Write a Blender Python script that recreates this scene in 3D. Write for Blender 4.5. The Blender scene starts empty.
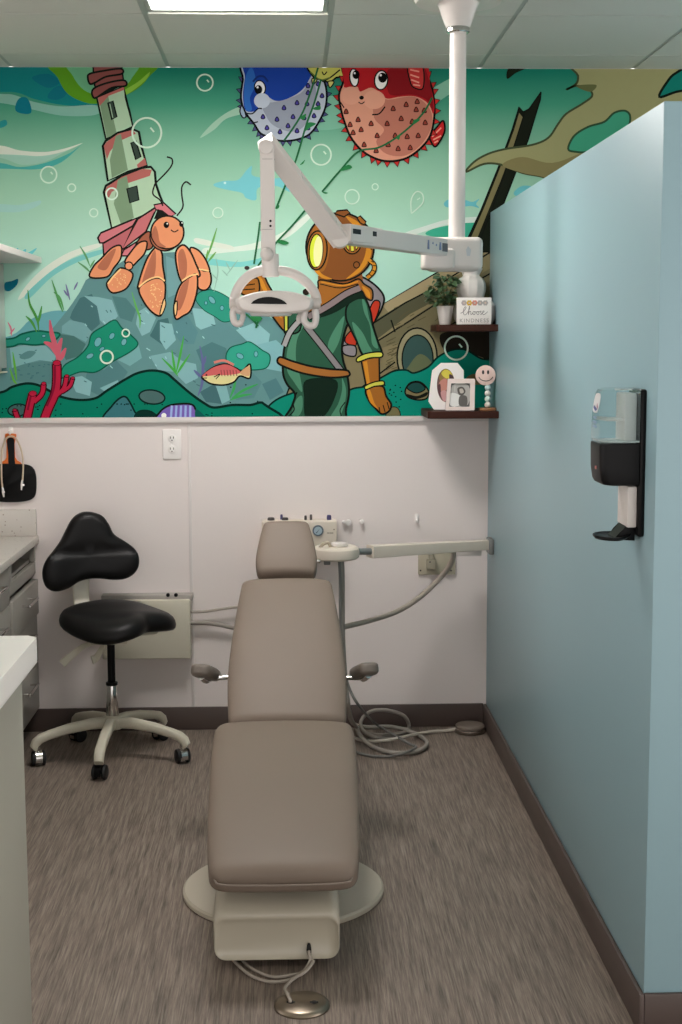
import bpy, bmesh, math, random
from mathutils import Vector, Matrix
from mathutils.geometry import tessellate_polygon
R = math.radians
rnd = random.Random(7)
scene = bpy.context.scene
COL = scene.collection

def pts2(s): return [tuple(map(float, p.split(','))) for p in s.split()]
# ------------------------------------------------------------------ camera
CAM_H, YAW, PITCH, ROLL, FPX = 1.55, R(2.05), R(6.86), R(-0.2), 1422.0
DW, XR, ZC = 5.6, 0.785, 2.587          # back wall, partition face, ceiling
YP, ZP, XL = 3.02, 2.045, -1.5          # partition near end, its height, left wall
cam_pos = Vector((0, 0, CAM_H))
_F = Vector((math.sin(YAW)*math.cos(PITCH), math.cos(YAW)*math.cos(PITCH), -math.sin(PITCH)))
_r = Vector((math.cos(YAW), -math.sin(YAW), 0)); _u = _r.cross(_F)
_R = _r*math.cos(ROLL) + _u*math.sin(ROLL); _U = _u*math.cos(ROLL) - _r*math.sin(ROLL)
cd = bpy.data.cameras.new('camera'); cam = bpy.data.objects.new('camera', cd); COL.objects.link(cam)
cd.sensor_fit = 'VERTICAL'; cd.sensor_height = 36.0; cd.lens = FPX/1024*36.0; cd.clip_start = 0.05
cam.matrix_world = Matrix(((_R.x, _U.x, -_F.x, 0), (_R.y, _U.y, -_F.y, 0), (_R.z, _U.z, -_F.z, CAM_H), (0, 0, 0, 1)))
scene.camera = cam
def ray(px, py): return _F + _R*((px-341)/FPX) + _U*((512-py)/FPX)
def at(px, py, Y):
    d = ray(px, py); return cam_pos + d*(Y/d.y)
def atx(px, py, X):
    d = ray(px, py); return cam_pos + d*(X/d.x)
def atz(px, py, z=0.0):
    d = ray(px, py); return cam_pos + d*((z-CAM_H)/d.z)

def fl(px, py, z=0.0, ymax=5.535):      # a point resting on the floor, or raised against the back wall where the floor ends
    p = atz(px, py, z)
    return p if p.y <= ymax else at(px, py, ymax)
# ------------------------------------------------------------------ materials
def lin(c): 
    c = c/255.0
    return c/12.92 if c <= 0.04045 else ((c+0.055)/1.055)**2.4
def rgb(r, g, b, k=1.0): return (min(lin(r)*k, .92), min(lin(g)*k, .92), min(lin(b)*k, .92), 1)
_m = {}
def mat(name, c, rough=.5, metal=0, k=1.0, spec=.5, var=.04, vs=14, bump=0, bs=180, coat=0):
    if name in _m: return _m[name]
    m = bpy.data.materials.new(name); m.use_nodes = True; nt = m.node_tree; p = nt.nodes['Principled BSDF']
    col = rgb(*c, k) if max(c) > 1 else (*c, 1)
    p.inputs['Roughness'].default_value = rough; p.inputs['Metallic'].default_value = metal
    p.inputs['Specular IOR Level'].default_value = spec; p.inputs['Coat Weight'].default_value = coat
    p.inputs['Base Color'].default_value = col
    tc = nt.nodes.new('ShaderNodeTexCoord')
    if var:
        n = nt.nodes.new('ShaderNodeTexNoise'); n.inputs['Scale'].default_value = vs; n.inputs['Detail'].default_value = 4
        nt.links.new(tc.outputs['Object'], n.inputs['Vector'])
        mx = nt.nodes.new('ShaderNodeMix'); mx.data_type = 'RGBA'
        mx.inputs[6].default_value = [x*(1-var) for x in col[:3]]+[1]; mx.inputs[7].default_value = [min(1, x*(1+var)) for x in col[:3]]+[1]
        nt.links.new(n.outputs['Fac'], mx.inputs[0]); nt.links.new(mx.outputs[2], p.inputs['Base Color'])
    if bump:
        n2 = nt.nodes.new('ShaderNodeTexNoise'); n2.inputs['Scale'].default_value = bs; n2.inputs['Detail'].default_value = 3
        nt.links.new(tc.outputs['Object'], n2.inputs['Vector'])
        b = nt.nodes.new('ShaderNodeBump'); b.inputs['Strength'].default_value = bump; b.inputs['Distance'].default_value = .002
        nt.links.new(n2.outputs['Fac'], b.inputs['Height']); nt.links.new(b.outputs['Normal'], p.inputs['Normal'])
    _m[name] = m; return m

# ------------------------------------------------------------------ object helpers
def wloc(o):
    v = Vector((0, 0, 0))
    while o is not None: v = v + o.location; o = o.parent
    return v
def obj(name, bm, m, parent=None, smooth=True, label=None, ang=35):
    if parent is not None:
        bmesh.ops.translate(bm, verts=bm.verts, vec=-wloc(parent))
    me = bpy.data.meshes.new(name); 
    bm.to_mesh(me); bm.free()
    for mm in (m if isinstance(m, (list, tuple)) else [m]): me.materials.append(mm)
    if smooth:
        me.polygons.foreach_set('use_smooth', [True]*len(me.polygons))
        try: me.set_sharp_from_angle(angle=R(ang))
        except Exception: pass
    o = bpy.data.objects.new(name, me); COL.objects.link(o)
    if parent is not None: o.parent = parent
    if label: o['label'] = label
    return o
def tag(o, label, cat, group=None):
    o['label'] = label; o['category'] = cat
    if group: o['group'] = group
    return o
def thing(name, loc, label, cat, group=None):
    o = bpy.data.objects.new(name, None); COL.objects.link(o); o.location = loc; o.empty_display_size = .05
    return tag(o, label, cat, group)
def struct(name, bm, m, smooth=False, parent=None):
    o = obj(name, bm, m, parent, smooth); o['kind'] = 'structure'; return o
def BM(): return bmesh.new()
def box(bm, x0, x1, y0, y1, z0, z1, bev=0, seg=3, mi=0, M=None):
    before = set(bm.faces)
    vs = [bm.verts.new((x, y, z)) for x in (x0, x1) for y in (y0, y1) for z in (z0, z1)]
    fs = [bm.faces.new([vs[i] for i in q]) for q in ((0, 1, 3, 2), (4, 6, 7, 5), (0, 4, 5, 1), (2, 3, 7, 6), (0, 2, 6, 4), (1, 5, 7, 3))]
    if bev:
        es = list({e for f in fs for e in f.edges})
        bmesh.ops.bevel(bm, geom=es, offset=bev, segments=seg, profile=.5, affect='EDGES', clamp_overlap=True)
    new = [f for f in bm.faces if f not in before]
    for f in new: f.material_index = mi
    if M is not None:
        bmesh.ops.transform(bm, matrix=M, verts=list({v for f in new for v in f.verts}))
    bmesh.ops.recalc_face_normals(bm, faces=new)
    return new
def loft(bm, secs, cap=True, closed=False, mi=0):
    rows = [[bm.verts.new(p) for p in s] for s in secs]; n = len(rows[0]); fs = []
    rng = range(len(rows)) if closed else range(len(rows)-1)
    for i in rng:
        a, b = rows[i], rows[(i+1) % len(rows)]
        for j in range(n):
            try: fs.append(bm.faces.new((a[j], a[(j+1) % n], b[(j+1) % n], b[j])))
            except ValueError: pass
    if cap and not closed:
        fs.append(bm.faces.new(list(reversed(rows[0])))); fs.append(bm.faces.new(rows[-1]))
    for f in fs: f.material_index = mi
    bmesh.ops.recalc_face_normals(bm, faces=fs)
    return fs
def spline(P, n=8, closed=False):
    P = [Vector(p) for p in P]; out = []; N = len(P)
    for i in range(N if closed else N-1):
        p0 = P[(i-1) % N] if closed or i > 0 else P[0]*2-P[1]
        p1 = P[i]; p2 = P[(i+1) % N]
        p3 = P[(i+2) % N] if closed or i+2 < N else P[-1]*2-P[-2]
        for k in range(n):
            t = k/n
            out.append(.5*((2*p1)+(p2-p0)*t+(2*p0-5*p1+4*p2-p3)*t*t+(3*p1-p0-3*p2+p3)*t**3))
    if not closed: out.append(P[-1])
    return out
def tube(bm, P, r, n=10, smooth=True, closed=False, k=8, rad=None, flat=1.0, mi=0):
    P = spline(P, k, closed) if smooth and len(P) > 2 else [Vector(p) for p in P]
    N = len(P); T = []
    for i in range(N):
        a = P[(i-1) % N] if closed or i > 0 else P[0]; b = P[(i+1) % N] if closed or i < N-1 else P[-1]
        T.append((b-a).normalized())
    up = Vector((0, 0, 1)) if abs(T[0].z) < .9 else Vector((0, 1, 0))
    u = (up - T[0]*up.dot(T[0])).normalized(); secs = []
    for i in range(N):
        u = (u - T[i]*u.dot(T[i])).normalized(); v = T[i].cross(u)
        rr = r if rad is None else rad(i/(N-1))
        secs.append([P[i] + u*(math.cos(2*math.pi*j/n)*rr*flat) + v*(math.sin(2*math.pi*j/n)*rr) for j in range(n)])
    return loft(bm, secs, closed=closed, mi=mi)
def lathe(bm, prof, c, n=32, axis=Vector((0, 0, 1)), lob=None, mi=0, cap=True):
    """prof: (radius, height) pairs along axis from c"""
    axis = Vector(axis).normalized(); h = Vector((1, 0, 0)) if abs(axis.x) < .8 else Vector((0, 1, 0))
    u = (h-axis*h.dot(axis)).normalized(); v = axis.cross(u); c = Vector(c); secs = []
    for r, z in prof:
        secs.append([c+axis*z+(u*math.cos(2*math.pi*j/n)+v*math.sin(2*math.pi*j/n))*max(r, 1e-4)*(lob(2*math.pi*j/n, z) if lob else 1) for j in range(n)])
    return loft(bm, secs, cap=cap, mi=mi)
def cyl(bm, a, b, r, n=24, bev=.0, mi=0, r2=None):
    a = Vector(a); b = Vector(b); L = (b-a).length; r2 = r if r2 is None else r2
    if bev: prof = [(r-bev, 0), (r-bev*.3, bev*.3), (r, bev), (r2, L-bev), (r2-bev*.3, L-bev*.3), (r2-bev, L)]
    else: prof = [(r, 0), (r2, L)]
    return lathe(bm, prof, a, n, (b-a), mi=mi)
def prism(bm, pts, n, depth, bev=0, seg=3, mi=0):
    """extrude planar outline (3D points) along vector n by depth; bevels the rims"""
    before = set(bm.faces)
    n = Vector(n).normalized()
    va = [bm.verts.new(Vector(p)) for p in pts]; vb = [bm.verts.new(Vector(p)+n*depth) for p in pts]
    f1 = bm.faces.new(va); f2 = bm.faces.new(list(reversed(vb))); N = len(va)
    for i in range(N): bm.faces.new((va[i], vb[i], vb[(i+1) % N], va[(i+1) % N]))
    if bev:
        es = list({e for f in (f1, f2) for e in f.edges})
        bmesh.ops.bevel(bm, geom=es, offset=bev, segments=seg, profile=.5, affect='EDGES', clamp_overlap=True)
    new = [f for f in bm.faces if f not in before]
    for f in new: f.material_index = mi
    bmesh.ops.recalc_face_normals(bm, faces=new)
    return new
def sphere(bm, c, r, sx=1, sy=1, sz=1, n=20, mi=0):
    ret = bmesh.ops.create_uvsphere(bm, u_segments=n, v_segments=max(8, n//2), radius=r, matrix=Matrix.Translation(c) @ Matrix.Diagonal((sx, sy, sz, 1)))
    for v in ret['verts']:
        for f in v.link_faces: f.material_index = mi
def supsec(c, u, v, w, h, n=4.0, k=36):
    out = []
    for j in range(k):
        t = 2*math.pi*j/k; cs, sn = math.cos(t), math.sin(t)
        out.append(c + u*(w/2*math.copysign(abs(cs)**(2/n), cs)) + v*(h/2*math.copysign(abs(sn)**(2/n), sn)))
    return out
def cushion(bm, cx, prof, re=.05, N=40, n=4.5, dome=0.0, k=48):
    """prof: (y, z, width, thickness) along the centre line, rounded ends"""
    S = spline([Vector((p[0], p[1], 0)) for p in prof], 10); A = spline([Vector((p[2], p[3], 0)) for p in prof], 10)
    d = [0]
    for i in range(1, len(S)): d.append(d[-1]+(S[i]-S[i-1]).length)
    L = d[-1]
    def smp(s):
        for i in range(1, len(S)):
            if s <= d[i] or i == len(S)-1:
                t = (s-d[i-1])/(d[i]-d[i-1]); return S[i-1].lerp(S[i], t), A[i-1].lerp(A[i], t), (S[i]-S[i-1]).normalized()
    ss = []
    m = 8
    for i in range(m): ss.append(re*(1-math.cos(math.pi/2*(i+.35)/m)))
    for i in range(N+1): ss.append(re+(L-2*re)*i/N)
    for i in range(m): ss.append(L-re*(1-math.cos(math.pi/2*(m-i-.65)/m)))
    secs = []
    for s in ss:
        p, a, t = smp(s); e = min(s, L-s)
        f = 1 if e >= re else (1-((re-e)/re)**2.4)**(1/2.4)
        w = a.x-2*re*(1-f)*.8; h = a.y*(.25+.75*f)
        nrm = Vector((0, -t.y, t.x))
        if nrm.z < 0: nrm = -nrm
        sec = supsec(Vector((cx, p.x, p.y)), Vector((1, 0, 0)), nrm, w, h, n, k)
        if dome:
            c0 = Vector((cx, p.x, p.y))
            sec = [q + nrm*(dome*max(0, 1-((q-c0).x/(w/2+1e-6))**2)*f*(1 if (q-c0).dot(nrm) > 0 else 0)) for q in sec]
        secs.append(sec)
    return loft(bm, secs)
def smoothpoly(P, n=6): return spline(P, n, True)
LAMP, AMB, EXPO = 14.0, 0.85, 1.23
ADDED_LAMPS = [(-.155, 2.55), (-.155, 1.3), (-2.53, 2.7), (-2.53, .9), (-1.34, -.6), (1.62, 4.3), (-1.34, 2.2)]  # unseen ceiling panels added to brighten chair, walls and partition
# ------------------------------------------------------------------ shared materials
white_wall = mat('white_wall_paint', (234, 224, 220), .45, var=.015, vs=3, bump=.05, bs=60)
blue_wall = mat('blue_wall_paint', (146, 176, 184), .42, var=.015, vs=3, bump=.06, bs=90)
base_mat = mat('brown_vinyl_baseboard', (84, 71, 66), .45, var=.05)
trim_white = mat('white_trim', (222, 214, 210), .4, var=.01)
tile_mat = mat('ceiling_tile', (208, 210, 202), .95, var=.02, vs=80, bump=.35, bs=260)
grid_mat = mat('ceiling_grid_metal', (168, 174, 168), .5, var=.01)
enamel = mat('white_enamel', (216, 209, 203), .28, var=.01, coat=.2)
enamel_warm = mat('cream_plastic', (218, 207, 192), .38, var=.015)
cream_metal = mat('cream_painted_metal', (206, 200, 182), .36, var=.015)
cream_base = mat('grey_white_enamel', (182, 174, 156), .32, var=.015, coat=.15)
chrome = mat('chrome', (215, 212, 208), .14, 1, var=.01)
steel = mat('brushed_nickel', (150, 138, 122), .3, 1, var=.06, vs=40)
black_plastic = mat('black_plastic', (9, 9, 10), .4, var=.1, spec=.18)
bright_white = mat('bright_white_plastic', (244, 239, 235), .35, var=.01)
black_soft = mat('black_rubber', (20, 20, 21), .6, var=.1)
taupe = mat('taupe_vinyl', (124, 110, 98), .55, spec=.35, var=.03, vs=6, bump=.12, bs=420)
taupe_dark = mat('taupe_vinyl_piping', (126, 113, 102), .45, var=.03)
black_vinyl = mat('charcoal_vinyl', (20, 19, 19), .42, spec=.2, var=.05, bump=.1, bs=380)
grey_hose = mat('grey_hose', (150, 143, 134), .5, var=.04)
dark_hose = mat('dark_grey_tubing', (112, 110, 106), .5, var=.05)
cream_hose = mat('cream_hose', (166, 156, 144), .5, var=.04)
laminate = mat('grey_laminate', (150, 146, 138), .4, var=.03, vs=8)
laminate_panel = mat('sage_grey_laminate', (168, 166, 152), .45, var=.02, vs=6)
cab_inside = mat('cabinet_interior', (120, 122, 104), .6, var=.03)
worktop_white = mat('white_solid_surface', (250, 243, 236), .3, var=.01)
walnut = mat('dark_walnut', (58, 28, 18), .5, var=.25, vs=20, spec=.2)
gap_dark = mat('dark_recess', (22, 20, 19), .7)

def floor_material():
    m = bpy.data.materials.new('streaked_floor'); m.use_nodes = True; nt = m.node_tree; p = nt.nodes['Principled BSDF']
    tc = nt.nodes.new('ShaderNodeTexCoord'); L = nt.links.new
    def noise(sx, sy, det, rough=.6):
        mp = nt.nodes.new('ShaderNodeMapping'); mp.inputs['Scale'].default_value = (sx, sy, 1); L(tc.outputs['Object'], mp.inputs['Vector'])
        n = nt.nodes.new('ShaderNodeTexNoise'); n.inputs['Scale'].default_value = 1; n.inputs['Detail'].default_value = det
        n.inputs['Roughness'].default_value = rough; L(mp.outputs[0], n.inputs['Vector']); return n
    a = noise(250, 7, 4, .7); b = noise(70, 3, 3); c = noise(2.2, 1.6, 2)
    mx = nt.nodes.new('ShaderNodeMath'); mx.operation = 'MULTIPLY_ADD'; L(a.outputs['Fac'], mx.inputs[0]); mx.inputs[1].default_value = .72
    m2 = nt.nodes.new('ShaderNodeMath'); m2.operation = 'MULTIPLY'; L(b.outputs['Fac'], m2.inputs[0]); m2.inputs[1].default_value = .36; L(m2.outputs[0], mx.inputs[2])
    cr = nt.nodes.new('ShaderNodeValToRGB'); e = cr.color_ramp.elements
    e[0].position = .36; e[0].color = rgb(74, 64, 57); e[1].position = .76; e[1].color = rgb(168, 154, 141)
    q = e.new(.5); q.color = rgb(116, 103, 93); q = e.new(.6); q.color = rgb(140, 126, 114)
    L(mx.outputs[0], cr.inputs[0])
    mm = nt.nodes.new('ShaderNodeMix'); mm.data_type = 'RGBA'; mm.blend_type = 'MULTIPLY'; mm.inputs[0].default_value = 1
    cr2 = nt.nodes.new('ShaderNodeValToRGB'); cr2.color_ramp.elements[0].color = (.9, .9, .9, 1); cr2.color_ramp.elements[1].color = (1, 1, 1, 1)
    L(c.outputs['Fac'], cr2.inputs[0]); L(cr.outputs[0], mm.inputs[6]); L(cr2.outputs[0], mm.inputs[7]); L(mm.outputs[2], p.inputs['Base Color'])
    p.inputs['Roughness'].default_value = .55
    bp = nt.nodes.new('ShaderNodeBump'); bp.inputs['Strength'].default_value = .15; bp.inputs['Distance'].default_value = .002
    L(a.outputs['Fac'], bp.inputs['Height']); L(bp.outputs[0], p.inputs['Normal'])
    return m
def terrazzo(name, base, spots):
    m = bpy.data.materials.new(name); m.use_nodes = True; nt = m.node_tree; p = nt.nodes['Principled BSDF']; L = nt.links.new
    tc = nt.nodes.new('ShaderNodeTexCoord'); v = nt.nodes.new('ShaderNodeTexVoronoi'); v.inputs['Scale'].default_value = 90
    L(tc.outputs['Object'], v.inputs['Vector'])
    cr = nt.nodes.new('ShaderNodeValToRGB'); e = cr.color_ramp.elements; cr.color_ramp.interpolation = 'EASE'
    e[0].position = .16; e[0].color = rgb(*spots); e[1].position = .3; e[1].color = rgb(*base); L(v.outputs['Distance'], cr.inputs[0])
    w = nt.nodes.new('ShaderNodeTexWhiteNoise'); L(v.outputs['Position'], w.inputs['Vector'])
    mx = nt.nodes.new('ShaderNodeMix'); mx.data_type = 'RGBA'; mx.inputs[7].default_value = rgb(*base)
    g = nt.nodes.new('ShaderNodeMath'); g.operation = 'GREATER_THAN'; g.inputs[1].default_value = .3; L(w.outputs['Value'], g.inputs[0])
    L(g.outputs[0], mx.inputs[0]); L(cr.outputs[0], mx.inputs[6]); L(mx.outputs[2], p.inputs['Base Color']); p.inputs['Roughness'].default_value = .35
    return m
terr = terrazzo('speckled_quartz', (205, 199, 191), (150, 134, 120))

# ------------------------------------------------------------------ room shell
XE, XO, YO = 2.6, -3.6, -3.6      # the room opens to the left and behind the camera
b = BM(); box(b, XO, XE, YO, DW+.1, -.1, 0); struct('floor', b, floor_material())
b = BM(); box(b, XL-.1, XE, DW, DW+.12, 0, ZC); struct('wall_back', b, white_wall)
b = BM(); box(b, XL-.12, XL, 3.4, DW, 0, ZC); struct('wall_left', b, white_wall)
b = BM(); box(b, XR, 2.2, YP, DW-.001, 0, ZP, .004, 2); struct('wall_right', b, blue_wall, True)
b = BM(); box(b, XL, XR-.012, DW-.012, DW, 0, .093, .003, 2); struct('baseboard_back', b, base_mat, True)
b = BM(); box(b, XR-.012, XR, YP-.012, DW-.012, 0, .093, .003, 2); struct('baseboard_right', b, base_mat, True)
b = BM(); box(b, XR, 2.2, YP-.012, YP, 0, .093, .003, 2); struct('baseboard_front', b, base_mat, True)
ZM = at(300, 416.5, DW).z        # lower edge of the mural
b = BM(); box(b, XL, XR, DW-.016, DW, ZM-.022, ZM, .004, 2); struct('trim_1', b, trim_white, True)
xs = at(190, 500, DW).x
b = BM(); box(b, xs-.006, xs+.006, DW-.004, DW, .093, ZM-.022, .0015, 2); struct('trim_2', b, trim_white, True)
# ceiling: lay-in panels with an exposed grid; the light sits in one bay
b = BM(); gx = [-.452+.594*k for k in range(-5, 6)]; gy = [5.34-.635*k for k in range(0, 14)]
gx = [g for g in gx if XO < g < XE]
ex = [XO]+gx+[XE]; ey = [DW]+gy+[YO]
LI = (gx.index(min(gx, key=lambda g: abs(g+.452))))
LIGHTS = []
for i in range(len(ex)-1):
    for j in range(len(ey)-1):
        x0, x1, y1, y0 = ex[i], ex[i+1], ey[j], ey[j+1]
        if abs(x0+.452) < .01 and j in (2, 3): continue
        box(b, x0+.008, x1-.008, y0+.004, y1-(.004 if j else .0005), ZC, ZC+.02)
for g in gx: box(b, g-.012, g+.012, YO, DW, ZC+.002, ZC+.02, mi=1)
for g in gy: 
    if g > YO: box(b, XO, XE, g-.009, g+.009, ZC+.012, ZC+.0202, mi=1)
box(b, XO, XE, YO, DW+.1, ZC+.06, ZC+.1)
struct('ceiling', b, [tile_mat, grid_mat])
# ------------------------------------------------------------------ mural (flat artwork printed on the back wall)
MK = 1.2
LAY = [0]
ZT = ZC-.001; ZB = ZM+.0005
def pts(s): return [tuple(map(float, p.split(','))) for p in s.split()]
_mm = {}
def mcol(c):
    if c not in _mm:
        _mm[c] = mat('mural_ink_%d_%d_%d' % c, c, .6, k=MK*(.35 if sum(c)/3 < 52 else 1), var=.02, vs=30, spec=.08)
    return _mm[c]
def clip(poly, z, keep_above):
    out = []
    for i in range(len(poly)):
        a, c = poly[i], poly[(i+1) % len(poly)]
        ia = (a[1] >= z) == keep_above; ic = (c[1] >= z) == keep_above
        if ia: out.append(a)
        if ia != ic:
            t = (z-a[1])/(c[1]-a[1]); out.append((a[0]+(c[0]-a[0])*t, z))
    return out
class Art:
    def __init__(s): s.bm = BM(); s.m = []
    def mi(s, c):
        if c not in s.m: s.m.append(c)
        return s.m.index(c)
    def poly(s, P2, c, y):
        P2 = clip(P2, ZB, True)
        if len(P2) > 2: P2 = clip(P2, ZT, False)
        if len(P2) < 3: return
        vs = [s.bm.verts.new((p[0], y, p[1])) for p in P2]; idx = s.mi(c)
        for t in tessellate_polygon([[Vector((p[0], p[1], 0)) for p in P2]]):
            try: f = s.bm.faces.new([vs[i] for i in t])
            except ValueError: continue
            f.normal_update()
            if f.normal.y > 0: f.normal_flip()
            f.material_index = idx
    def w(s, P): return [(lambda q: (q.x, q.z))(at(x, y, DW)) for x, y in P]
    def nxt(s): LAY[0] += 1; return DW-.0025-LAY[0]*6e-6
    def P(s, P, sm, closed):
        if isinstance(P, str): P = pts(P)
        if sm: P = [(q.x, q.y) for q in spline([Vector((x, y, 0)) for x, y in P], 5, closed)]
        return P
    def fill(s, c, P, sm=True): s.poly(s.w(s.P(P, sm, True)), c, s.nxt()); return s
    def line(s, c, wd, P, sm=True, closed=False, taper=False):
        P = s.P(P, sm, closed); y = s.nxt(); N = len(P); L = []; Rr = []
        for i in range(N):
            a = P[(i-1) % N] if closed or i else P[0]; d = P[(i+1) % N] if closed or i < N-1 else P[-1]
            dx, dy = d[0]-a[0], d[1]-a[1]; l = math.hypot(dx, dy) or 1; nx, ny = -dy/l, dx/l
            k = wd/2*((.3+.7*math.sin(math.pi*i/(N-1))) if taper else 1)
            L.append((P[i][0]+nx*k, P[i][1]+ny*k)); Rr.append((P[i][0]-nx*k, P[i][1]-ny*k))
        for i in range(N if closed else N-1):
            j = (i+1) % N; s.poly(s.w([L[i], L[j], Rr[j], Rr[i]]), c, y)
        return s
    def shape(s, c, P, oc=(28, 32, 26), ow=1.5, sm=True):
        P = s.P(P, sm, True); s.fill(c, P, False); s.line(oc, ow*1.15, P, False, True); return s
    def ell(s, c, cx, cy, rx, ry=None, rot=0, n=22, oc=None, ow=1.2):
        ry = rx if ry is None else ry; ca, sa = math.cos(rot), math.sin(rot)
        P = [(cx+rx*math.cos(2*math.pi*i/n)*ca-ry*math.sin(2*math.pi*i/n)*sa, cy+rx*math.cos(2*math.pi*i/n)*sa+ry*math.sin(2*math.pi*i/n)*ca) for i in range(n)]
        if c: s.fill(c, P, False)
        if oc: s.line(oc, ow, P, False, True)
        return s
    def spikes(s, c, P, n, size, oc=(25, 25, 25)):
        P = s.P(P, True, True); N = len(P); cx = sum(p[0] for p in P)/N; cy = sum(p[1] for p in P)/N
        for k in range(n):
            x, y = P[int(k*N/n)]; dx, dy = x-cx, y-cy; l = math.hypot(dx, dy); dx /= l; dy /= l
            if y < 70: continue
            s.shape(c, [(x-dy*size*.55, y+dx*size*.55), (x+dx*size, y+dy*size), (x+dy*size*.55, y-dx*size*.55)], oc, 1.0, False)
        return s
    def build(s, name, parent, label=None):
        o = obj(name, s.bm, [mcol(c) for c in s.m], parent, False, label); return o
INK = (28, 34, 28)
mroot = thing('wall_mural', (0, DW, ZB), 'underwater cartoon mural covering the upper back wall above the white ledge', 'mural')
def gradient_mat():
    m = bpy.data.materials.new('mural_water'); m.use_nodes = True; nt = m.node_tree; p = nt.nodes['Principled BSDF']; L = nt.links.new
    tc = nt.nodes.new('ShaderNodeTexCoord'); sp = nt.nodes.new('ShaderNodeSeparateXYZ'); L(tc.outputs['Generated'], sp.inputs[0])
    cr = nt.nodes.new('ShaderNodeValToRGB'); e = cr.color_ramp.elements
    st = [(0, (150, 200, 190)), (.25, (158, 202, 188)), (.5, (166, 207, 188)), (.64, (150, 194, 168)), (.77, (126, 178, 150)), (.9, (66, 146, 118)), (1.0, (18, 118, 98))]
    e[0].position = 0; e[0].color = rgb(*st[0][1], MK); e[1].position = 1; e[1].color = rgb(*st[-1][1], MK)
    for q, c in st[1:-1]: n = e.new(q); n.color = rgb(*c, MK)
    L(sp.outputs['Z'], cr.inputs[0]); L(cr.outputs[0], p.inputs['Base Color']); p.inputs['Roughness'].default_value = .55; p.inputs['Specular IOR Level'].default_value = .08
    return m
b = BM(); box(b, XL+.001, 2.5, DW-.002, DW-.0002, ZB, ZT); obj('water_panel', b, gradient_mat(), mroot, False, 'green watercolour sea background')
# --- swooshes of current
def swirls(items, label, name='current_swirl'):
    a = Art()
    for c, P in items: a.fill(c, P)
    a.build(name, mroot, label)
swirls([((18, 122, 122), "-40,60 118,60 108,96 92,106 62,105 34,99 12,92 -40,92"), ((14, 108, 122), "32,78 48,74 60,82 48,88"), ((14, 108, 122), "50,92 58,86 68,89 64,97 56,100 48,98"),
  ((126, 176, 160), "-40,92 0,94 14,95 34,102 62,106.5 92,105 102,108 100,113 88,116 60,115.5 30,109 0,103 -40,101")], 'deep teal water with a pale swirl at the top left corner')
swirls([((12, 112, 128), "16,104 20,98 27,98 31,106 31,113 24,114 16,111")], 'dark blue fish silhouette', 'fish'); swirls([((40, 140, 140), "0,122 6,120 7,125 0,128")], None, 'fish')
swirls([((70, 160, 152), "-40,162 0,163 20,167 45,163 70,153 82,144 62,162 40,169 12,169 -40,167"), ((148, 190, 172), "-40,158 0,158 22,165 45,162 65,152 82,144 60,152 25,152 -40,148"), ((205, 212, 198), "-40,144 0,145.5 20,150.5 45,152 65,148.5 83,143 64,151.5 42,156 18,155 -40,152")], 'white and blue swirl left of the lighthouse')
for P in (((152, 196, 186), "-40,203 0,204 20,205 40,200.5 38,206 20,212 0,212 -40,210"), ((152, 190, 168), "200,138 212,124 228,112 244,106 244,113 226,119 214,130"), ((120, 178, 152), "300,105 346,96 346,126 300,128"), ((128, 182, 156), "425,95 440,84 456,77 456,88 444,98 430,106"),
    ((205, 218, 205), "205,248 232,247 258,242 285,231 310,212 314,214 290,236 262,248 232,252 205,254"), ((120, 196, 190), "205,258 240,262 270,256 270,261 240,267 205,264"), ((60, 165, 135), "430,230 452,225 482,222 482,240 430,236"), ((206, 218, 208), "405,233 425,226 450,219 482,217 482,222 452,224 426,231 408,237"),
    ((206, 214, 200), "196,238 215,242 232,246 232,250 214,247 196,243")): swirls([P], None)
swirls([((206, 214, 200), "18,300 26,286 44,268 70,252 100,243 100,247 72,258 48,274 30,292"), ((118, 190, 184), "26,294 50,272 74,258 104,249 104,253 76,263 52,277 30,298")], 'long white arc behind the rocks')
# --- sun-like ring
a = Art()
a.fill((86, 146, 30), "52,60 58,78 66,92 78,100 95,104 118,98 136,90 148,78 154,60"); a.fill((104, 168, 128), "69,60 73,76 84,90 100,95 120,90 132,78 136,60")
a.fill((130, 180, 60), "122,92 138,82 150,72 146,80 134,90 124,96")
a.build('beacon_glow', mroot, 'lime green ring of light behind the lighthouse')
# --- small far fish
for nm, c, P in (('dolphin', (112, 186, 192), "214,184 224,181 238,180 246,171 252,166 252,175 264,178 280,178 291,175 284,182 290,192 276,186 258,188 256,200 246,198 242,193 228,190 216,187"),
                 ('fish', (100, 178, 186), "444,203 450,199 462,199 472,202 479,199 476,204 479,208 470,206 456,208 446,207"),
                 ('fish', (104, 184, 190), "514,192 522,186 532,187 526,193 516,196"),
                 ('fish', (16, 110, 132), "5,283 12,281 18,279 17,285 10,291 5,290"),
                 ('seaweed', (100, 184, 188), "14,252 18,248 20,252 26,249 27,253 37,248 30,256 20,258")):
    a = Art(); a.fill(c, P); 
    if nm == 'dolphin': a.ell((190, 215, 210), 225, 183, 1.2)
    a.build(nm, mroot, None)
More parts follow.
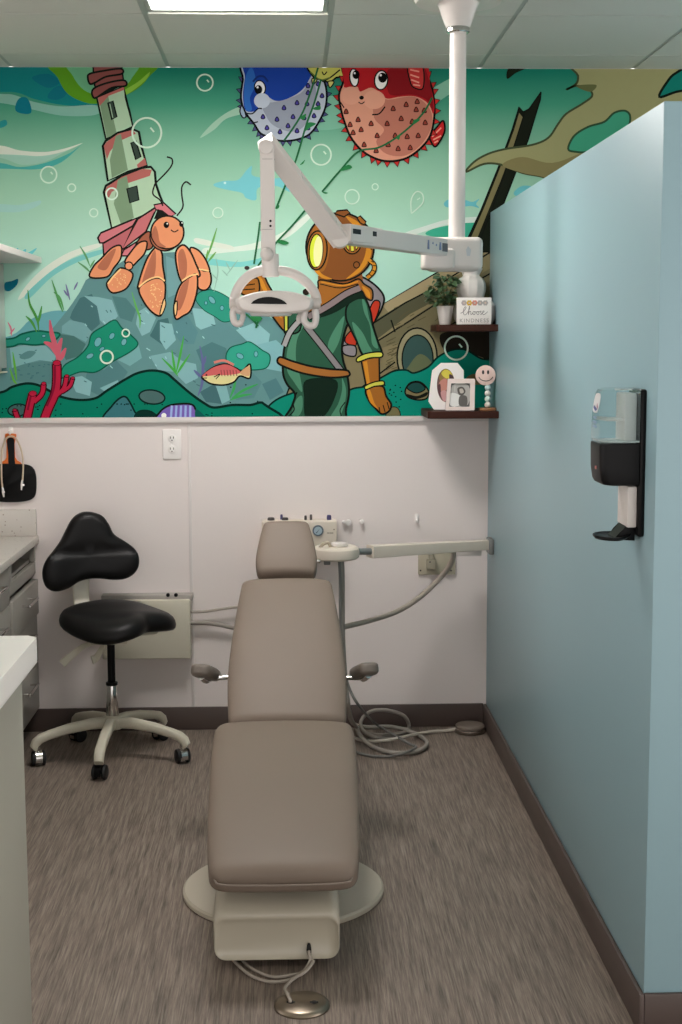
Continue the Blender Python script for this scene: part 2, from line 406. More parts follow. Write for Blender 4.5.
# --- distant hill + rocks
a = Art()
a.fill((100, 160, 166), "-40,345 10,336 30,320 48,312 66,311 90,318 90,350 -40,352")
a.fill((92, 134, 134), "-40,350 8,346 40,344 58,322 66,312 72,304 80,292 86,280 100,272 112,268 128,258 150,254 176,252 196,262 206,276 214,294 236,300 262,312 290,330 300,420 -40,420", False)
fac = [((120, 165, 166), "10,348 30,344 46,346 56,356 54,362 40,360 24,364 12,368"), ((82, 124, 124), "12,368 26,364 42,361 55,362 60,376 50,384 30,383 10,380"),
  ((68, 108, 110), "72,312 80,298 92,294 98,308 100,324 92,331 80,326 70,318"), ((124, 168, 170), "84,296 98,297 112,300 118,316 108,328 100,320 97,306"), ((110, 154, 156), "62,326 70,320 84,323 92,332 86,342 74,336 62,333"),
  ((68, 108, 104), "60,334 74,336 86,344 80,356 66,360 62,350"), ((76, 118, 118), "112,296 126,298 136,310 132,322 120,318"), ((126, 170, 172), "138,312 148,306 156,318 150,332 142,336 136,324"),
  ((64, 104, 106), "150,336 158,320 168,318 172,334 164,346"), ((128, 174, 176), "160,322 172,324 176,340 166,350 160,340"), ((84, 128, 132), "172,316 188,316 198,332 194,344 182,344 174,334"),
  ((132, 178, 178), "192,308 212,310 216,326 204,332 196,326"), ((90, 132, 134), "200,330 222,322 246,330 250,342 226,350 204,346"), ((112, 160, 160), "124,340 138,342 142,358 130,366 118,360 116,350"),
  ((118, 162, 164), "150,356 170,352 184,362 176,372 158,370"), ((78, 120, 122), "88,366 104,370 116,360 128,372 120,384 100,396 84,388"), ((128, 172, 174), "70,378 82,376 92,382 90,396 76,392"),
  ((120, 166, 168), "100,388 118,380 120,388 108,394"), ((124, 168, 170), "178,360 196,364 198,378 186,384 176,374"), ((74, 116, 118), "196,350 212,342 226,348 232,366 216,376 204,370"),
  ((66, 104, 108), "200,392 214,384 222,396 222,404 206,402"), ((122, 168, 170), "216,386 226,384 230,400 222,404"), ((84, 126, 128), "230,376 250,370 262,382 254,398 236,400"), ((130, 176, 178), "236,330 256,322 270,334 268,346 250,344"),
  ((120, 168, 172), "252,346 276,340 290,352 284,372 262,368"), ((76, 118, 122), "262,384 276,378 284,392 270,400"), ((98, 142, 142), "140,266 160,262 168,290 150,296 134,286"), ((108, 150, 152), "166,256 182,262 180,292 168,298")]
for c, P in fac: a.fill(c, P, False)
for k in range(46):
    x, y = rnd.uniform(80, 260), rnd.uniform(300, 385); a.line((150, 196, 196) if k % 2 else (66, 104, 106), .9, [(x, y), (x+rnd.uniform(1, 4), y+rnd.uniform(1, 3))], False)
for k in range(26):
    x, y = rnd.uniform(14, 54), rnd.uniform(350, 380); a.line((64, 108, 112), 1.0, [(x, y), (x+rnd.uniform(1, 3), y+rnd.uniform(-.8, .8))], False)
a.fill((84, 128, 128), "20,356 28,351 36,352 30,358 22,359")
a.build('rock_reef', mroot, 'faceted blue grey rock mound')
# --- green moss
G, GO = (26, 132, 104), (8, 84, 66)
mp = ((98, 342, 3.4, 5, .4), (112, 336, 2.5, 3.5, .6), (124, 342, 2.6, 3.6, .4), (90, 356, 4, 2.4, -.5), (102, 349, 3, 1.8, -.6), (28, 339, 2.6, 1.6, -.6), (44, 336, 2, 1.4, 0), (212, 300, 4.5, 2.6, .9), (222, 308, 2, 2.6, 0), (206, 303, 1.5, 2, 0), (240, 356, 4, 2.6, .5), (256, 354, 2, 3, 0))
for c, P, w, x0, x1 in (((34, 128, 108), "-40,338 8,339 22,334 36,331 48,332 60,334 52,342 36,345 20,344 8,347 -40,348", 1.6, 0, 60), (G, "62,378 64,366 78,357 88,346 92,334 104,326 115,320 122,328 132,336 138,344 130,352 112,362 96,372 80,372", 1.2, 70, 140),
    ((44, 140, 118), "196,300 200,292 212,290 226,296 234,304 234,318 224,322 214,316 204,310", .8, 190, 232), ((48, 150, 126), "226,358 230,348 242,344 250,342 262,350 270,356 266,368 246,370 232,368", 1.0, 233, 270)):
    a = Art(); a.shape(c, P, GO, w)
    for x, y, rx, ry, ro in mp:
        if x0 <= x <= x1: a.ell((100, 160, 166), x, y, rx, ry, ro, 14, (14, 100, 92), .7)
    a.build('moss_patch', mroot, None)
# --- ship wreck
a = Art()
HB = (122, 112, 82)
a.shape(HB, "276,420 290,386 330,330 381,306 440,271 470,254 505,232 505,420", INK, 1.6, False)
a.fill((150, 136, 104), "382,305 440,271.5 470,255 470,268 440,284 390,314", False); a.fill((78, 78, 58), "372,322 405,302 434,288 440,298 410,314 376,340", False)
a.fill((104, 98, 72), "376,342 436,302 500,262 500,300 436,330 376,350", False)
for L in ("372,324 405,303 434,288", "376,342 408,322 436,304 500,268", "391,320 395,332", "440,284 500,246", "345,400 395,362", "440,330 468,316 500,300"): a.line(INK, 1.5, L, False)
for k in range(26):
    x, y = rnd.uniform(385, 400), rnd.uniform(340, 372); a.line((84, 78, 54), .8, [(x, y), (x+rnd.uniform(4, 8), y-rnd.uniform(2, 4))], False)
for k in range(12):
    x, y = rnd.uniform(392, 436), rnd.uniform(308, 332); a.line((84, 78, 54), .8, [(x, y), (x+rnd.uniform(4, 9), y-rnd.uniform(2, 5))], False)
a.ell((138, 132, 102), 417, 357, 20, 29, 0, 28, INK, 1.7); a.ell((52, 78, 74), 417.5, 359, 15.5, 24, 0, 28, INK, 1.4); a.fill((92, 100, 72), "404,378 410,364 420,354 431,362 432,378")
a.fill((58, 50, 38), "440,335 460,330 500,322 500,360 466,352 446,352")  # dark ship timber together with painted-in shadow of the upper corner shelf
a.build('ship_hull', mroot, 'tan planks of a sunken ship with a dark arched port')
a = Art()
a.shape((40, 48, 32), "462,252 466,242 481,210 498,168 512,130 519,107 523,112 529,109 541,92 540,100 528,140 515,174 503,205 497,225 492,252", INK, 1.2, False)
a.fill((120, 112, 76), "468,244 484,208 500,168 514,130 519,113 523,118 512,150 500,182 486,216 474,246", False); a.line(INK, 1.0, "524,114 510,158 494,204 480,240", False)
a.build('ship_mast', mroot, 'dark broken mast leaning right')
a = Art(); T = (150, 148, 104)
a.shape(T, "466,172 474,162 488,154 506,149 532,145 548,138 558,124 566,114 582,104 592,96 588,89 576,86 566,90 576,84 578,76 577,60 700,60 700,210 600,200 560,190 545,178 522,173 502,165 484,164", (64, 74, 48), 1.8)
a.fill((128, 120, 80), "502,165 522,157 552,163 586,151 640,130 640,196 560,188 545,178 522,173"); a.fill((96, 100, 62), "576,86 596,85 590,92")
a.shape((62, 150, 118), "568,149 574,136 588,127 604,122 614,113 625,111 630,117 626,129 604,147 588,152 576,152", (44, 74, 50), 1.8)
a.shape((16, 118, 104), "659,97 667,82 676,73 700,62 700,86 676,92", (22, 46, 32), 2.2); a.fill((40, 56, 36), "507,79 509,68 526,68 516,73")
a.build('torn_sail', mroot, 'torn khaki sail trailing over green water')
# --- near sea bed
a = Art(); GD, GK = (2, 114, 90), (4, 62, 52)
a.shape((8, 128, 108), "335,425 338,398 352,389 366,386 384,376 394,371 406,370 414,373 428,367 438,357 452,350 466,350 482,359 510,366 510,425", GK, 1.6)
a.shape((8, 126, 104), "262,425 266,410 276,400 290,394 304,392 310,425", GK, 1.6)
a.shape(GD, "-40,396 0,392.5 12,387 26,383.5 38,385 50,391 62,397 80,400 96,398 108,390 126,379 138,373 152,370.5 166,373 176,381 190,393 204,403 214,407.5 232,405 250,405 264,404 264,430 -40,430", GK, 2.2)
a.shape((54, 108, 114), "104,420 112,406 120,398 126,397 131,404 135,412 140,420", GK, 1.6); a.ell((68, 98, 96), 152, 397, 13, 7, .12, 24, GK, 1.6); a.ell((60, 94, 92), 18, 410, 10, 6, -.1, 20, GK, 1.4); a.fill((3, 70, 60), "134,416 140,410 152,411 160,420 138,420")
for k in range(60):
    x = rnd.uniform(2, 258); t = abs(x-150)
    y = rnd.uniform(402 if x < 100 else 380, 416) if not (164 < x < 214) else rnd.uniform(410, 416)
    if 60 < x < 108 or abs(x-152) < 15 or 104 < x < 140: y = max(y, 404)
    a.ell(GK, x, y, .9, .7, 0, 6)
for k in range(24):
    x, y = rnd.uniform(378, 402), rnd.uniform(384, 412); a.ell(GK, x, y, .9, .7, 0, 6)
a.shape((122, 112, 78), "405,391 410,383 420,382 428,390 427,398 418,400 408,397", INK, 1.4); a.shape((28, 70, 66), "407,388 412,383 420,383 425,389 416,393", INK, 1); a.fill((40, 44, 34), "407,394 417,396 427,392 426,396 416,399 408,397")
a.shape((112, 106, 72), "386,414 392,407 399,410 400,425 386,425", INK, .8); a.fill((110, 96, 66), "466,378 474,374 484,378 484,384 468,384")
a.build('sea_bed', mroot, 'dark green speckled sea bed')
# --- seaweed and corals
def weed(c, strokes, w, label, name='seaweed'):
    a = Art()
    for s_ in strokes: a.line(c, w, s_, True, False, True)
    a.build(name, mroot, label)
weed((70, 140, 62), ["28,290 30,304 35,314 38,322 39,331", "26,316 32,322 37,332", "42,306 40,316 38,324"], 2.6, None)
weed((84, 150, 88), ["52,280 56,292 60,304 63,312", "54,292 60,298 64,310"], 2.2, None); weed((92, 150, 100), ["80,246 86,256 90,266", "78,262 86,268 90,272", "95,260 90,268"], 2.0, None)
weed((92, 164, 56), ["10,368 14,380 17,384", "13,352 15,366 17,380"], 2.2, None); weed((104, 160, 84), ["217,228 212,244 207,258", "208,250 206,262", "216,252 208,262"], 2.2, None)
weed((96, 170, 84), ["132,292 136,306 140,318 140,328"], 2.0, None); weed((70, 160, 66), ["162,358 172,368 178,376", "184,336 180,356 176,374", "190,354 182,366 177,374", "172,350 174,364 176,374"], 2.4, None); weed((60, 156, 84), ["258,384 244,390 232,398", "236,376 234,388 230,398", "252,394 240,396 230,400"], 2.6, None)
weed((140, 178, 160), ["238,260 232,268 226,276", "226,262 230,270", "222,270 228,276", "216,258 218,272 214,292", "212,274 218,280"], 1.2, None)
weed((112, 110, 150), ["66,284 68,292 70,300", "64,290 68,296", "78,282 74,290"], 1.8, None); weed((92, 98, 140), ["200,346 203,364 202,384 198,396", "194,370 202,378", "206,356 203,366"], 3.0, None)
weed((200, 110, 130), ["8,322 11,328 12,336", "10,334 15,328"], 1.8, None, 'coral'); weed((190, 90, 105), ["50,320 52,334 56,348 58,362", "44,342 52,346 57,356", "62,338 59,348 58,358", "66,348 62,356 58,362"], 5.0, 'faded pink branching coral', 'coral')
a = Art(); RC, RK = (172, 28, 58), (96, 14, 34)
for P, w in (("57,364 57,380 55,394 48,410 43,424", 8.5), ("56,396 64,388 67,376", 4.5), ("62,392 70,386 73,378", 4), ("33,394 30,406 26,424", 8), ("34,402 42,394 44,384", 5), ("15,410 18,418 22,424", 5)):
    a.line(RK, w+1.6, P)
for P, w in (("57,364 57,380 55,394 48,410 43,424", 7.2), ("56,396 64,388 67,376", 3.6), ("62,392 70,386 73,378", 3), ("33,394 30,406 26,424", 6.8), ("34,402 42,394 44,384", 4), ("15,410 18,418 22,424", 4)):
    a.line(RC, w, P)
for P in ("55,366 55,380 53,392 47,406", "31,396 28,410"): a.line((120, 16, 44), 2.2, P)
for x, y, r in ((57, 363, 4), (67, 376, 2.2), (73, 378, 2), (33, 393.5, 4), (44, 383.5, 2.4), (15, 410, 2.2)): a.ell(RC, x, y, r, r*.7, 0, 14, RK, .7)
a.build('coral', mroot, 'deep red branching coral')
# --- fish
a = Art()
a.shape((206, 196, 140), "202,377 208,371 216,366 226,364 236,368 242,371 250,364 250,378 240,376 234,382 224,385 212,384 206,381", INK, 1.5)
a.fill((192, 92, 92), "202,376 209,370 217,366 227,364.5 237,369 240,373 228,375 216,375 208,376"); a.fill((196, 150, 110), "240,373 249,366 249,376"); a.line((200, 120, 110), 2.4, "214,362.5 224,360.5 234,365"); a.line(INK, .9, "214,377 220,374 216,379"); a.line(INK, .9, "203,378 207,378")
a.ell(INK, 206.5, 375, .9)
for k in range(6): a.line((120, 60, 60), .8, [(221+3*k, 370), (222+3*k, 376)], False)
a.build('fish', mroot, 'red and yellow fish'); a = Art()
a.shape((112, 92, 170), "158,421 160,412 168,406 178,404 190,404 195,408 196,421", INK, 1.7)
for k in range(5): a.line((150, 168, 210), 2.2, [(172+4.6*k, 405.5), (171+4.8*k, 418)], False)
a.ell((230, 226, 220), 164, 415.5, 2.6); a.fill((16, 84, 76), "196,409 203,414 206,418 196,418")
a.build('fish', mroot, 'purple and blue striped fish')
# --- lighthouse
a = Art(); LG, LD, LR, LRD = (164, 192, 162), (116, 142, 112), (168, 96, 90), (128, 72, 68); K = (26, 40, 32)
a.shape(LRD, "93,60 121,60 124,84 98,97 94,82", K, 1.8, False)
a.shape(LG, "97,98 124,87 126,98 128,106 130,113 133,127 106,139", K, 1.9, False); a.fill(LD, "99,99 108,95 117,134 107,138", False); a.fill(LR, "98,98 124,87 124.5,90 109,96 100,106", False)
a.shape(LRD, "88,78 90,74 104,71 121,69 122,74 106,77 95,83 90,84", K, 1.7); a.shape(LRD, "92,93 95,88 108,83 124,80.5 126,86 112,88 98,97 94,98", K, 1.7)
a.shape(LG, "103,146 106,141 118,133 132,129 139,132 142,148 147,166 128,172 108,181", K, 2.1, False); a.fill(LR, "104,146 107,142 118,134 133,130 136,134 118,142 110,152 107,160", False); a.fill(LD, "116,136 121,134 128,170 112,178 110,160", False); a.fill(LR, "137,165 145,158 147,165 138,168", False)
a.shape(LG, "104,192 106,186 122,176 142,168 151,167 155,172 156,184 160,196 164,204 148,214 112,229", K, 2.1, False); a.fill(LR, "105,192 107,187 122,177 143,169 152,170 150,176 126,184 112,192 108,200", False); a.fill(LD, "118,180 127,176 134,218 121,224 114,204", False)
for P in ("108,103 113,101 117,117 112,120", "131,143 136,141 141,157 136,160", "127,189 137,186 139,200 130,203"): a.shape((52, 66, 58), P, K, 1.3, False)
a.line((150, 176, 150), .9, "110,104 113,118", False)
a.build('lighthouse', mroot, 'leaning lighthouse with red bands')
# --- hermit crab
a = Art(); PK, O, OD, OL = (192, 112, 118), (212, 138, 98), (168, 102, 76), (240, 190, 130); K = (48, 40, 34)
a.shape((172, 96, 100), "103,243 134,224 124,254 112,262 104,256", K, 1.6, False); a.shape(PK, "98,238 101,233 132,220 137,219 133,226 104,243 100,243", K, 1.6, False)
a.shape((182, 104, 106), "133,228 138,219 158,206 154,214 146,232 122,250", K, 1.6, False); a.shape(PK, "124,250 146,236 150,242 136,256 122,256", K, 1.3, False); a.shape(PK, "154,205 164,203 176,214 170,217 162,211 156,210", K, 1.4, False); a.fill((40, 44, 38), "154,219 158,209 166,214 167,220", False)
a.shape((150, 88, 66), "136,246 142,236 150,232 153,246 146,250", K, 1.3)
a.line(K, 1.5, "155,184 166,173 172,165 172,159 167,157"); a.line(K, 1.5, "155,184 153,194 160,200 163,206"); a.line(K, 1.5, "177,216 183,207 182,196 182,187 186,182 191,185")
for P in ("90,277 94,266 101,259 112,248 121,246 121,258 114,268 107,277", "125,262 131,252 139,243 147,242 145,253 138,261 132,266", "107,283 113,276 121,268 133,274 127,288 115,293 109,290", "190,249 198,250 206,260 210,272 204,270 198,268", "199,270 204,271 210,272 211,283 206,290 198,287"):
    a.shape(O, P, K, 1.5)
a.fill(OD, "101,262 110,252 116,249 112,260 106,270 98,268"); a.ell(O, 129, 266, 4, 4, 0, 16, K, 1.2)
a.shape(O, "138,289 141,275 147,259 153,250 157,247 162,253 163,266 165,282 158,278 148,281", K, 1.6); a.fill(OD, "142,284 148,264 155,250 156,264 154,277 148,280")
a.shape(O, "139,289 148,281 158,278 165,283 165,298 163,310 160,316 152,312 144,302", K, 1.6); a.shape(OL, "164,299 166,304 163,313 160,314", K, 1.0)
a.shape(O, "176,252 183,245 190,251 196,264 200,276 190,277 182,282 177,268", K, 1.6); a.shape(O, "177,293 182,283 190,277 197,275 197,292 191,310 183,316 176,319 174,308", K, 1.6); a.fill(OD, "179,292 183,284 189,279 186,296 180,310 176,306"); a.fill(OD, "178,256 183,249 187,262 186,276 181,279"); a.shape(OL, "174,306 177,301 177,312 175,316", K, 1.0)
for P in ("139,287 148,280 158,277 165,281", "182,281 190,276 198,274", "108,284 114,276 121,269", "199,269 204,270 209,271"): a.line(OL, 1.6, P)
for k in range(40):
    x, y = rnd.uniform(150, 162), rnd.uniform(284, 308); a.ell(OL, x, y, .6, .6, 0, 5)
    if k < 20: a.ell(OL, rnd.uniform(112, 126), rnd.uniform(274, 288), .6, .6, 0, 5)
a.ell((150, 94, 70), 165, 237, 15, 14, 0, 24, K, 1.4); a.ell(O, 167.5, 232.5, 16.5, 16.5, 0, 30, K, 1.7)
a.fill(OD, "152,236 155,226 158,232 160,242 166,247 158,246"); a.ell((30, 28, 26), 166.5, 225, 2.8, 3.2); a.ell((30, 28, 26), 181.5, 224, 2.2, 3); a.ell((220, 220, 215), 167.4, 223.8, .8); a.ell((220, 220, 215), 182.2, 223, .7); a.line(K, 1.1, "171,230 174.5,232 178.5,230")
a.build('hermit_crab', mroot, 'smiling orange hermit crab')
# --- diver
dv = Art(); DB, DL, DM = (124, 74, 34), (192, 128, 38), (150, 94, 36)
dv.shape((128, 122, 126), "356,277 366,279 378,288 384,298 381,310 374,322 366,334 352,346 343,350 344,340 354,326 366,300", INK, 1.7)
dv.shape((176, 52, 32), "373,302 380,303 376,318 368,332 366,322", INK, 1.2); dv.shape((176, 52, 32), "346,336 354,330 356,345 346,343", INK, 1.1); dv.shape((128, 122, 126), "343,346 355,346 355,356 344,354", INK, 1.3)
dv.build('air_tank', mroot, 'grey and red air tank on the diver'); dv = Art()
SG, SL, SD = (40, 82, 62), (72, 124, 98), (30, 60, 44)
dv.shape(SG, "300,308 318,314 336,308 352,299 362,298 352,318 346,328 342,346 343,360 347,374 349,392 346,408 340,425 286,425 292,406 295,394 287,384 283,372 284,350 289,334 296,320", INK, 2.0)
dv.fill(SL, "298,322 292,336 287,352 287,370 294,382 302,392 300,376 296,360 297,340 304,324"); dv.fill(SD, "306,380 336,380 334,400 322,418 306,418 304,398"); dv.fill(SL, "330,418 338,404 342,390 342,378 346,390 344,406 338,418"); dv.fill(SL, "334,330 344,316 342,330 338,344 330,356 328,344"); dv.fill(SL, "296,400 302,396 302,410 296,418 292,414")
dv.line(INK, 1.3, "297,392 293,402 294,410 288,417"); dv.line(INK, 1.0, "345,402 340,410 342,418")
dv.shape(SG, "347,306 356,297 364,297 370,310 373,326 378,342 381,354 364,356 357,342 350,328 346,318", INK, 1.8); dv.fill(SL, "362,299 366,304 369,318 374,334 378,348 372,344 370,326 364,312"); dv.fill(SL, "352,322 362,332 368,344 372,352 364,354 358,342")
dv.shape(SG, "284,316 300,308 300,330 288,334 284,330", INK, 1.6)
dv.fill(SD, "302,316 312,304 330,296 346,286 364,284 366,298 356,300 336,312 318,318"); dv.build('diving_suit', mroot, 'green canvas suit of the diver'); dv = Art()
dv.line(INK, 7.6, "306,326 322,346 342,372"); dv.line((126, 120, 122), 5.2, "306,326 322,346 342,372"); dv.line(INK, 7, "284,346 290,332 300,320"); dv.line((150, 148, 148), 4.6, "284,346 290,332 300,320")
dv.build('harness', mroot, 'grey straps of the diver'); dv = Art()
dv.shape((150, 96, 44), "278,363 280,357 292,361 310,366 330,369 345,370 349,372 348,376 330,377.5 306,374 290,369", INK, 1.8); dv.build('belt', mroot, 'brown belt of the diver'); dv = Art()
dv.fill(DB, "318,276 362,274 364,288 318,290", False); dv.shape(DM, "318,288 320,280 344,284 358,279 364,284 372,290 372,300 366,298 360,290 345,292 332,300 316,310 306,312 312,298", INK, 1.5)
dv.fill(DL, "362,286 369,291 370,298 366,295"); dv.line(INK, 1.0, "320,284 340,288 358,284"); dv.line(DL, 1.4, "321,282 342,285.5 358,281.5")
dv.ell(DB, 340, 247, 34, 34, 0, 40, INK, 1.9); dv.fill(DL, "366,232 371,245 370,258 360,272 346,279 360,266 366,250"); dv.fill(DL, "316,266 322,274 332,279 322,278 314,270"); dv.fill(DL, "346,216 358,222 366,232 360,230 350,222")
dv.fill(DM, "312,232 322,222 330,232 328,260 322,272 314,262")
dv.shape(DB, "335,214 337,211 347,210 350,213 344,217", INK, 1.4, False); dv.shape(DM, "357,218 360,216 366,222 364,225 360,223", INK, 1.3, False); dv.shape(DM, "371,243 374,244 374,249 371,250", INK, 1.0, False)
dv.ell(DM, 317, 250.5, 10, 19.5, .06, 30, INK, 1.6); dv.ell((206, 214, 60), 316, 251, 6.8, 16.8, .06, 28, INK, 1.2); dv.ell((228, 230, 160), 318, 251.5, 4.5, 15.2, .06, 26)
dv.ell(DM, 352, 244, 8.8, 10, 0, 24, INK, 1.4); dv.ell((206, 202, 70), 352, 244, 6.4, 7.6, 0, 22, INK, 1); dv.line(INK, 2.2, "349,236 350,252", False); dv.line(INK, 2.2, "354,236 355,252", False); dv.line(DM, 1.2, "349,236 350,252", False); dv.line(DM, 1.2, "354,236 355,252", False)
dv.ell(DB, 356.5, 265, 3, 3.2, 0, 16, INK, 1.0); dv.line(INK, 5.4, "369,260 374,265 373,272 367,278"); dv.line(DL, 3.2, "369,260 374,265 373,272 367,278")
for q in ("371,261 374,262.5", "373,265.5 376,266", "372,270 375,271.5", "369,274 372,276.5"): dv.line(INK, .9, q, False)
dv.build('diving_helmet', mroot, 'brass diving helmet with yellow portholes'); dv = Art(); dv.line(INK, 8, "308,317 328,306 346,294 360,288"); dv.line((126, 112, 112), 5.6, "308,317 328,306 346,294 360,288"); dv.build('shoulder_strap', mroot, 'grey strap over the shoulder of the diver'); dv = Art()
dv.shape(DM, "361,360 379,357 379.5,384 366,386", INK, 1.7, False); dv.fill(DL, "363,362 367,361 370,384 367,385", False); dv.shape(DM, "366,389 382,386 386,396 391,404 389,411 382,414 376,409 369,401", INK, 1.7); dv.fill(DL, "367,391 370,390 374,402 378,409 370,402")
dv.line(INK, 1.0, "380,413 379,407"); dv.line(INK, 1.0, "385,412 383,405"); dv.line(INK, 1.0, "389,409 387,402")
dv.shape((190, 190, 74), "357,358 366,353.5 381,352 381.5,357 370,358 358,362", INK, 1.3); dv.shape((190, 190, 74), "365,386 374,382 383,381 383.5,385 374,386.5 366,389.5", INK, 1.2)
dv.build('diver_glove', mroot, 'brown glove hanging at the side'); dv = Art()
dv.shape(DM, "254,277 263,275 268,284 274,294 287,314 285,331 272,316 254,294", INK, 1.6); dv.fill(DL, "258,279 262,279 270,296 282,318 272,308"); dv.shape((190, 190, 74), "284,311 288,313 288,330 284.5,331", INK, 1.2, False)
dv.shape(DM, "241,288 242,282 250,279 258,279 259,292 250,296 242,294", INK, 1.5); dv.line(INK, 1.1, "242,286 255,284"); dv.line(INK, 1.1, "242,290 255,289"); dv.ell((60, 54, 50), 247, 268, 2.6, 2, 0, 12); dv.ell((60, 50, 40), 306, 292, 3.4, 3.4, 0, 14)
dv.build('diver_glove', mroot, 'brown raised glove holding the strings')
# --- pufferfish balloons
a = Art(); OUT = "246,60 243,80 241,98 245,112 254,124 260,133 268,137 280,141 296,140 310,134 320,120 326,105 326,88 320,72 316,60"
NB = (22, 30, 66)
a.spikes((70, 74, 118), OUT, 27, 5.2, (24, 26, 40)); a.shape((172, 180, 192), OUT, (24, 28, 40), 1.8)
a.fill((142, 148, 162), "262,104 276,102 300,94 312,80 316,98 306,124 292,132 274,126 266,116"); a.fill((26, 62, 150), "248,60 313,60 309,80 300,92 286,99.5 275,101 264,95 256,100 258,110 246,111 243,96 245,78"); a.fill((44, 100, 178), "246,76 252,68 256,84 250,98 252,110 246,110 244,96")
a.line((24, 48, 110), 2.0, "253,82 258,77 264,77 268,82"); a.ell((226, 230, 230), 260, 88, 5.4, 7.2, -.2, 20, (20, 24, 34), 1.2); a.ell((14, 16, 20), 258.5, 90, 3.8, 4.6); a.ell((240, 240, 240), 257.6, 87.6, 1.1)
a.ell((184, 192, 204), 262, 101, 8, 7.6); a.line((24, 28, 40), 1.3, "244,113 252,114 258,109 262,109"); a.line((24, 28, 40), 1.2, "254,123 258,122")
a.shape((150, 168, 190), "242,106 240,112 243,118 246,116", (24, 28, 40), 1.1)
for x, y in ((263, 117), (284, 108), (277, 119.5), (293, 117), (288, 126), (297, 103), (267, 128), (308, 86), (308, 93), (318, 84), (318, 104), (314, 116), (297, 131), (280, 132), (307, 104), (304, 118), (322, 96), (308, 128)):
    a.shape((70, 62, 140), [(x-2, y+1), (x, y-2.4), (x+2, y+1), (x, y+2.2)], (32, 30, 70), .8)
a.build('pufferfish', mroot, 'blue pufferfish tied like a balloon')
a = Art(); a.shape((188, 186, 92), "303,60 308,70 314,78 320,80 330,83 336,78 346,76 348,60", INK, 1.6, False); a.line(INK, 1.4, "322,82 330,78 340,70"); a.line(INK, 1.2, "322,72 324,75 327,72"); a.line((90, 110, 50), 1.3, "310,72 320,80 330,78")
a.shape((200, 196, 110), "312,79 313,85 317,80", INK, 1); a.shape((200, 196, 110), "328,82 330,88 334,82", INK, 1); a.build('pufferfish', mroot, 'lower edge of a yellow pufferfish')
a = Art(); OUT = "348,60 344,80 339,95 341,110 345,124 351,138 362,151 376,159 390,161.5 406,158.5 420,149 430,136 434,118 434,102 431,86 424,70 418,60"
a.shape((190, 34, 36), "430,136 437,127 443,121 444.5,131 440,141 435,147 431,142", INK, 1.6)
for q in ("432,137 441,128", "433,140 441,136", "434,143 438,141"): a.line((232, 150, 130), 1.4, q, False)
a.spikes((178, 44, 40), OUT, 30, 6.2, (30, 20, 18)); a.shape((206, 144, 120), OUT, (30, 24, 22), 1.9)
a.fill((178, 112, 94), "374,96 388,100 414,97 430,110 431,128 420,146 404,156 386,154 376,142 384,130 374,118"); a.fill((170, 28, 34), "349,60 420,60 430,86 434,104 433,114 428,104 416,97 400,97 387,99 380,93 371,88 360,92 357,87 346,88 344,84"); a.fill((128, 20, 26), "388,70 420,64 430,86 433,110 426,100 412,95 396,96 388,92")
a.shape((192, 54, 52), "408,66 422,66 423,88 414,88 410,82", INK, 1.2)
for q in ("410,70 419,72", "410,75 419,78", "411,80 419,83", "413,85 420,86"): a.line((222, 150, 132), 1.5, q, False)
a.ell((226, 226, 222), 354, 78, 4.4, 8.8, -.1, 20, INK, 1.3); a.ell((226, 226, 222), 381, 80.5, 6.6, 9.6, .1, 22, INK, 1.4); a.ell((14, 12, 12), 356, 75, 3.6, 4.4); a.ell((14, 12, 12), 382.5, 78, 4.4, 5); a.ell((240, 240, 240), 354.6, 73.6, 1); a.ell((240, 240, 240), 380.6, 75.6, 1.2)
a.ell((212, 152, 128), 351, 96, 10, 9); a.ell((212, 152, 128), 374, 100, 11, 9.5); a.ell((30, 18, 16), 361.5, 98, 2.3, 2); a.line((30, 20, 18), 1.0, "358.5,102.5 361.5,104 364.5,102"); a.line((30, 20, 18), 1.4, "372,115 379,114 385,107"); a.line((30, 20, 18), 1.2, "340,102 344,108")
for x, y in ((346, 112), (350, 125), (358, 120), (353, 133), (361, 130), (371, 124), (387, 124), (364, 145), (377, 136), (395, 136), (407, 137), (418, 136), (401, 119), (393, 109), (406, 105), (416, 110), (424, 111), (425, 123), (412, 122), (376, 151), (388, 145), (398, 149), (410, 148), (417, 102)):
    a.shape((136, 58, 46), [(x-2.2, y+1.4), (x, y-2.8), (x+2.2, y+1.4), (x, y+2)], (84, 34, 28), .8)
a.build('pufferfish', mroot, 'red pufferfish tied like a balloon')
V = (32, 96, 58)
for lab, Ls, Fs in (('vine string of the blue pufferfish', ("318,68 312,88 303,112 292,130 284,141",), ("304,132 310,128 316,124 308,123",)),
    ('vine string falling from the yellow pufferfish', ("321,80 314,104 306,126 296,160 286,184 276,209",), ("300,165 305,160 303,164", "276,209 279,205 279,208", "300,118 306,114 304,120", "314,108 320,106 320,110 314,110")),
    ('vine string of the red pufferfish', ("432,98 424,112 412,125 396,138 378,148 358,152 340,171 322,192",), ("340,170 348,165 352,168 343,171", "322,192 328,193 325,194", "413,125 420,120 414,120", "396,138 400,134 399,140")),
    (None, ("308,207 292,226 276,243 258,266",), ("277,242 284,245 289,243 282,240",)), (None, ("260,222 258,238 254,264",), ()), (None, ("246,314 254,321 258,326", "262,318 258,322 256,328"), ("250,318 258,322 262,318 256,314",))):
    a = Art()
    for P in Ls: a.line(V, 1.9, P)
    for P in Fs: a.fill((40, 118, 66), P)
    a.build('balloon_string', mroot, lab)
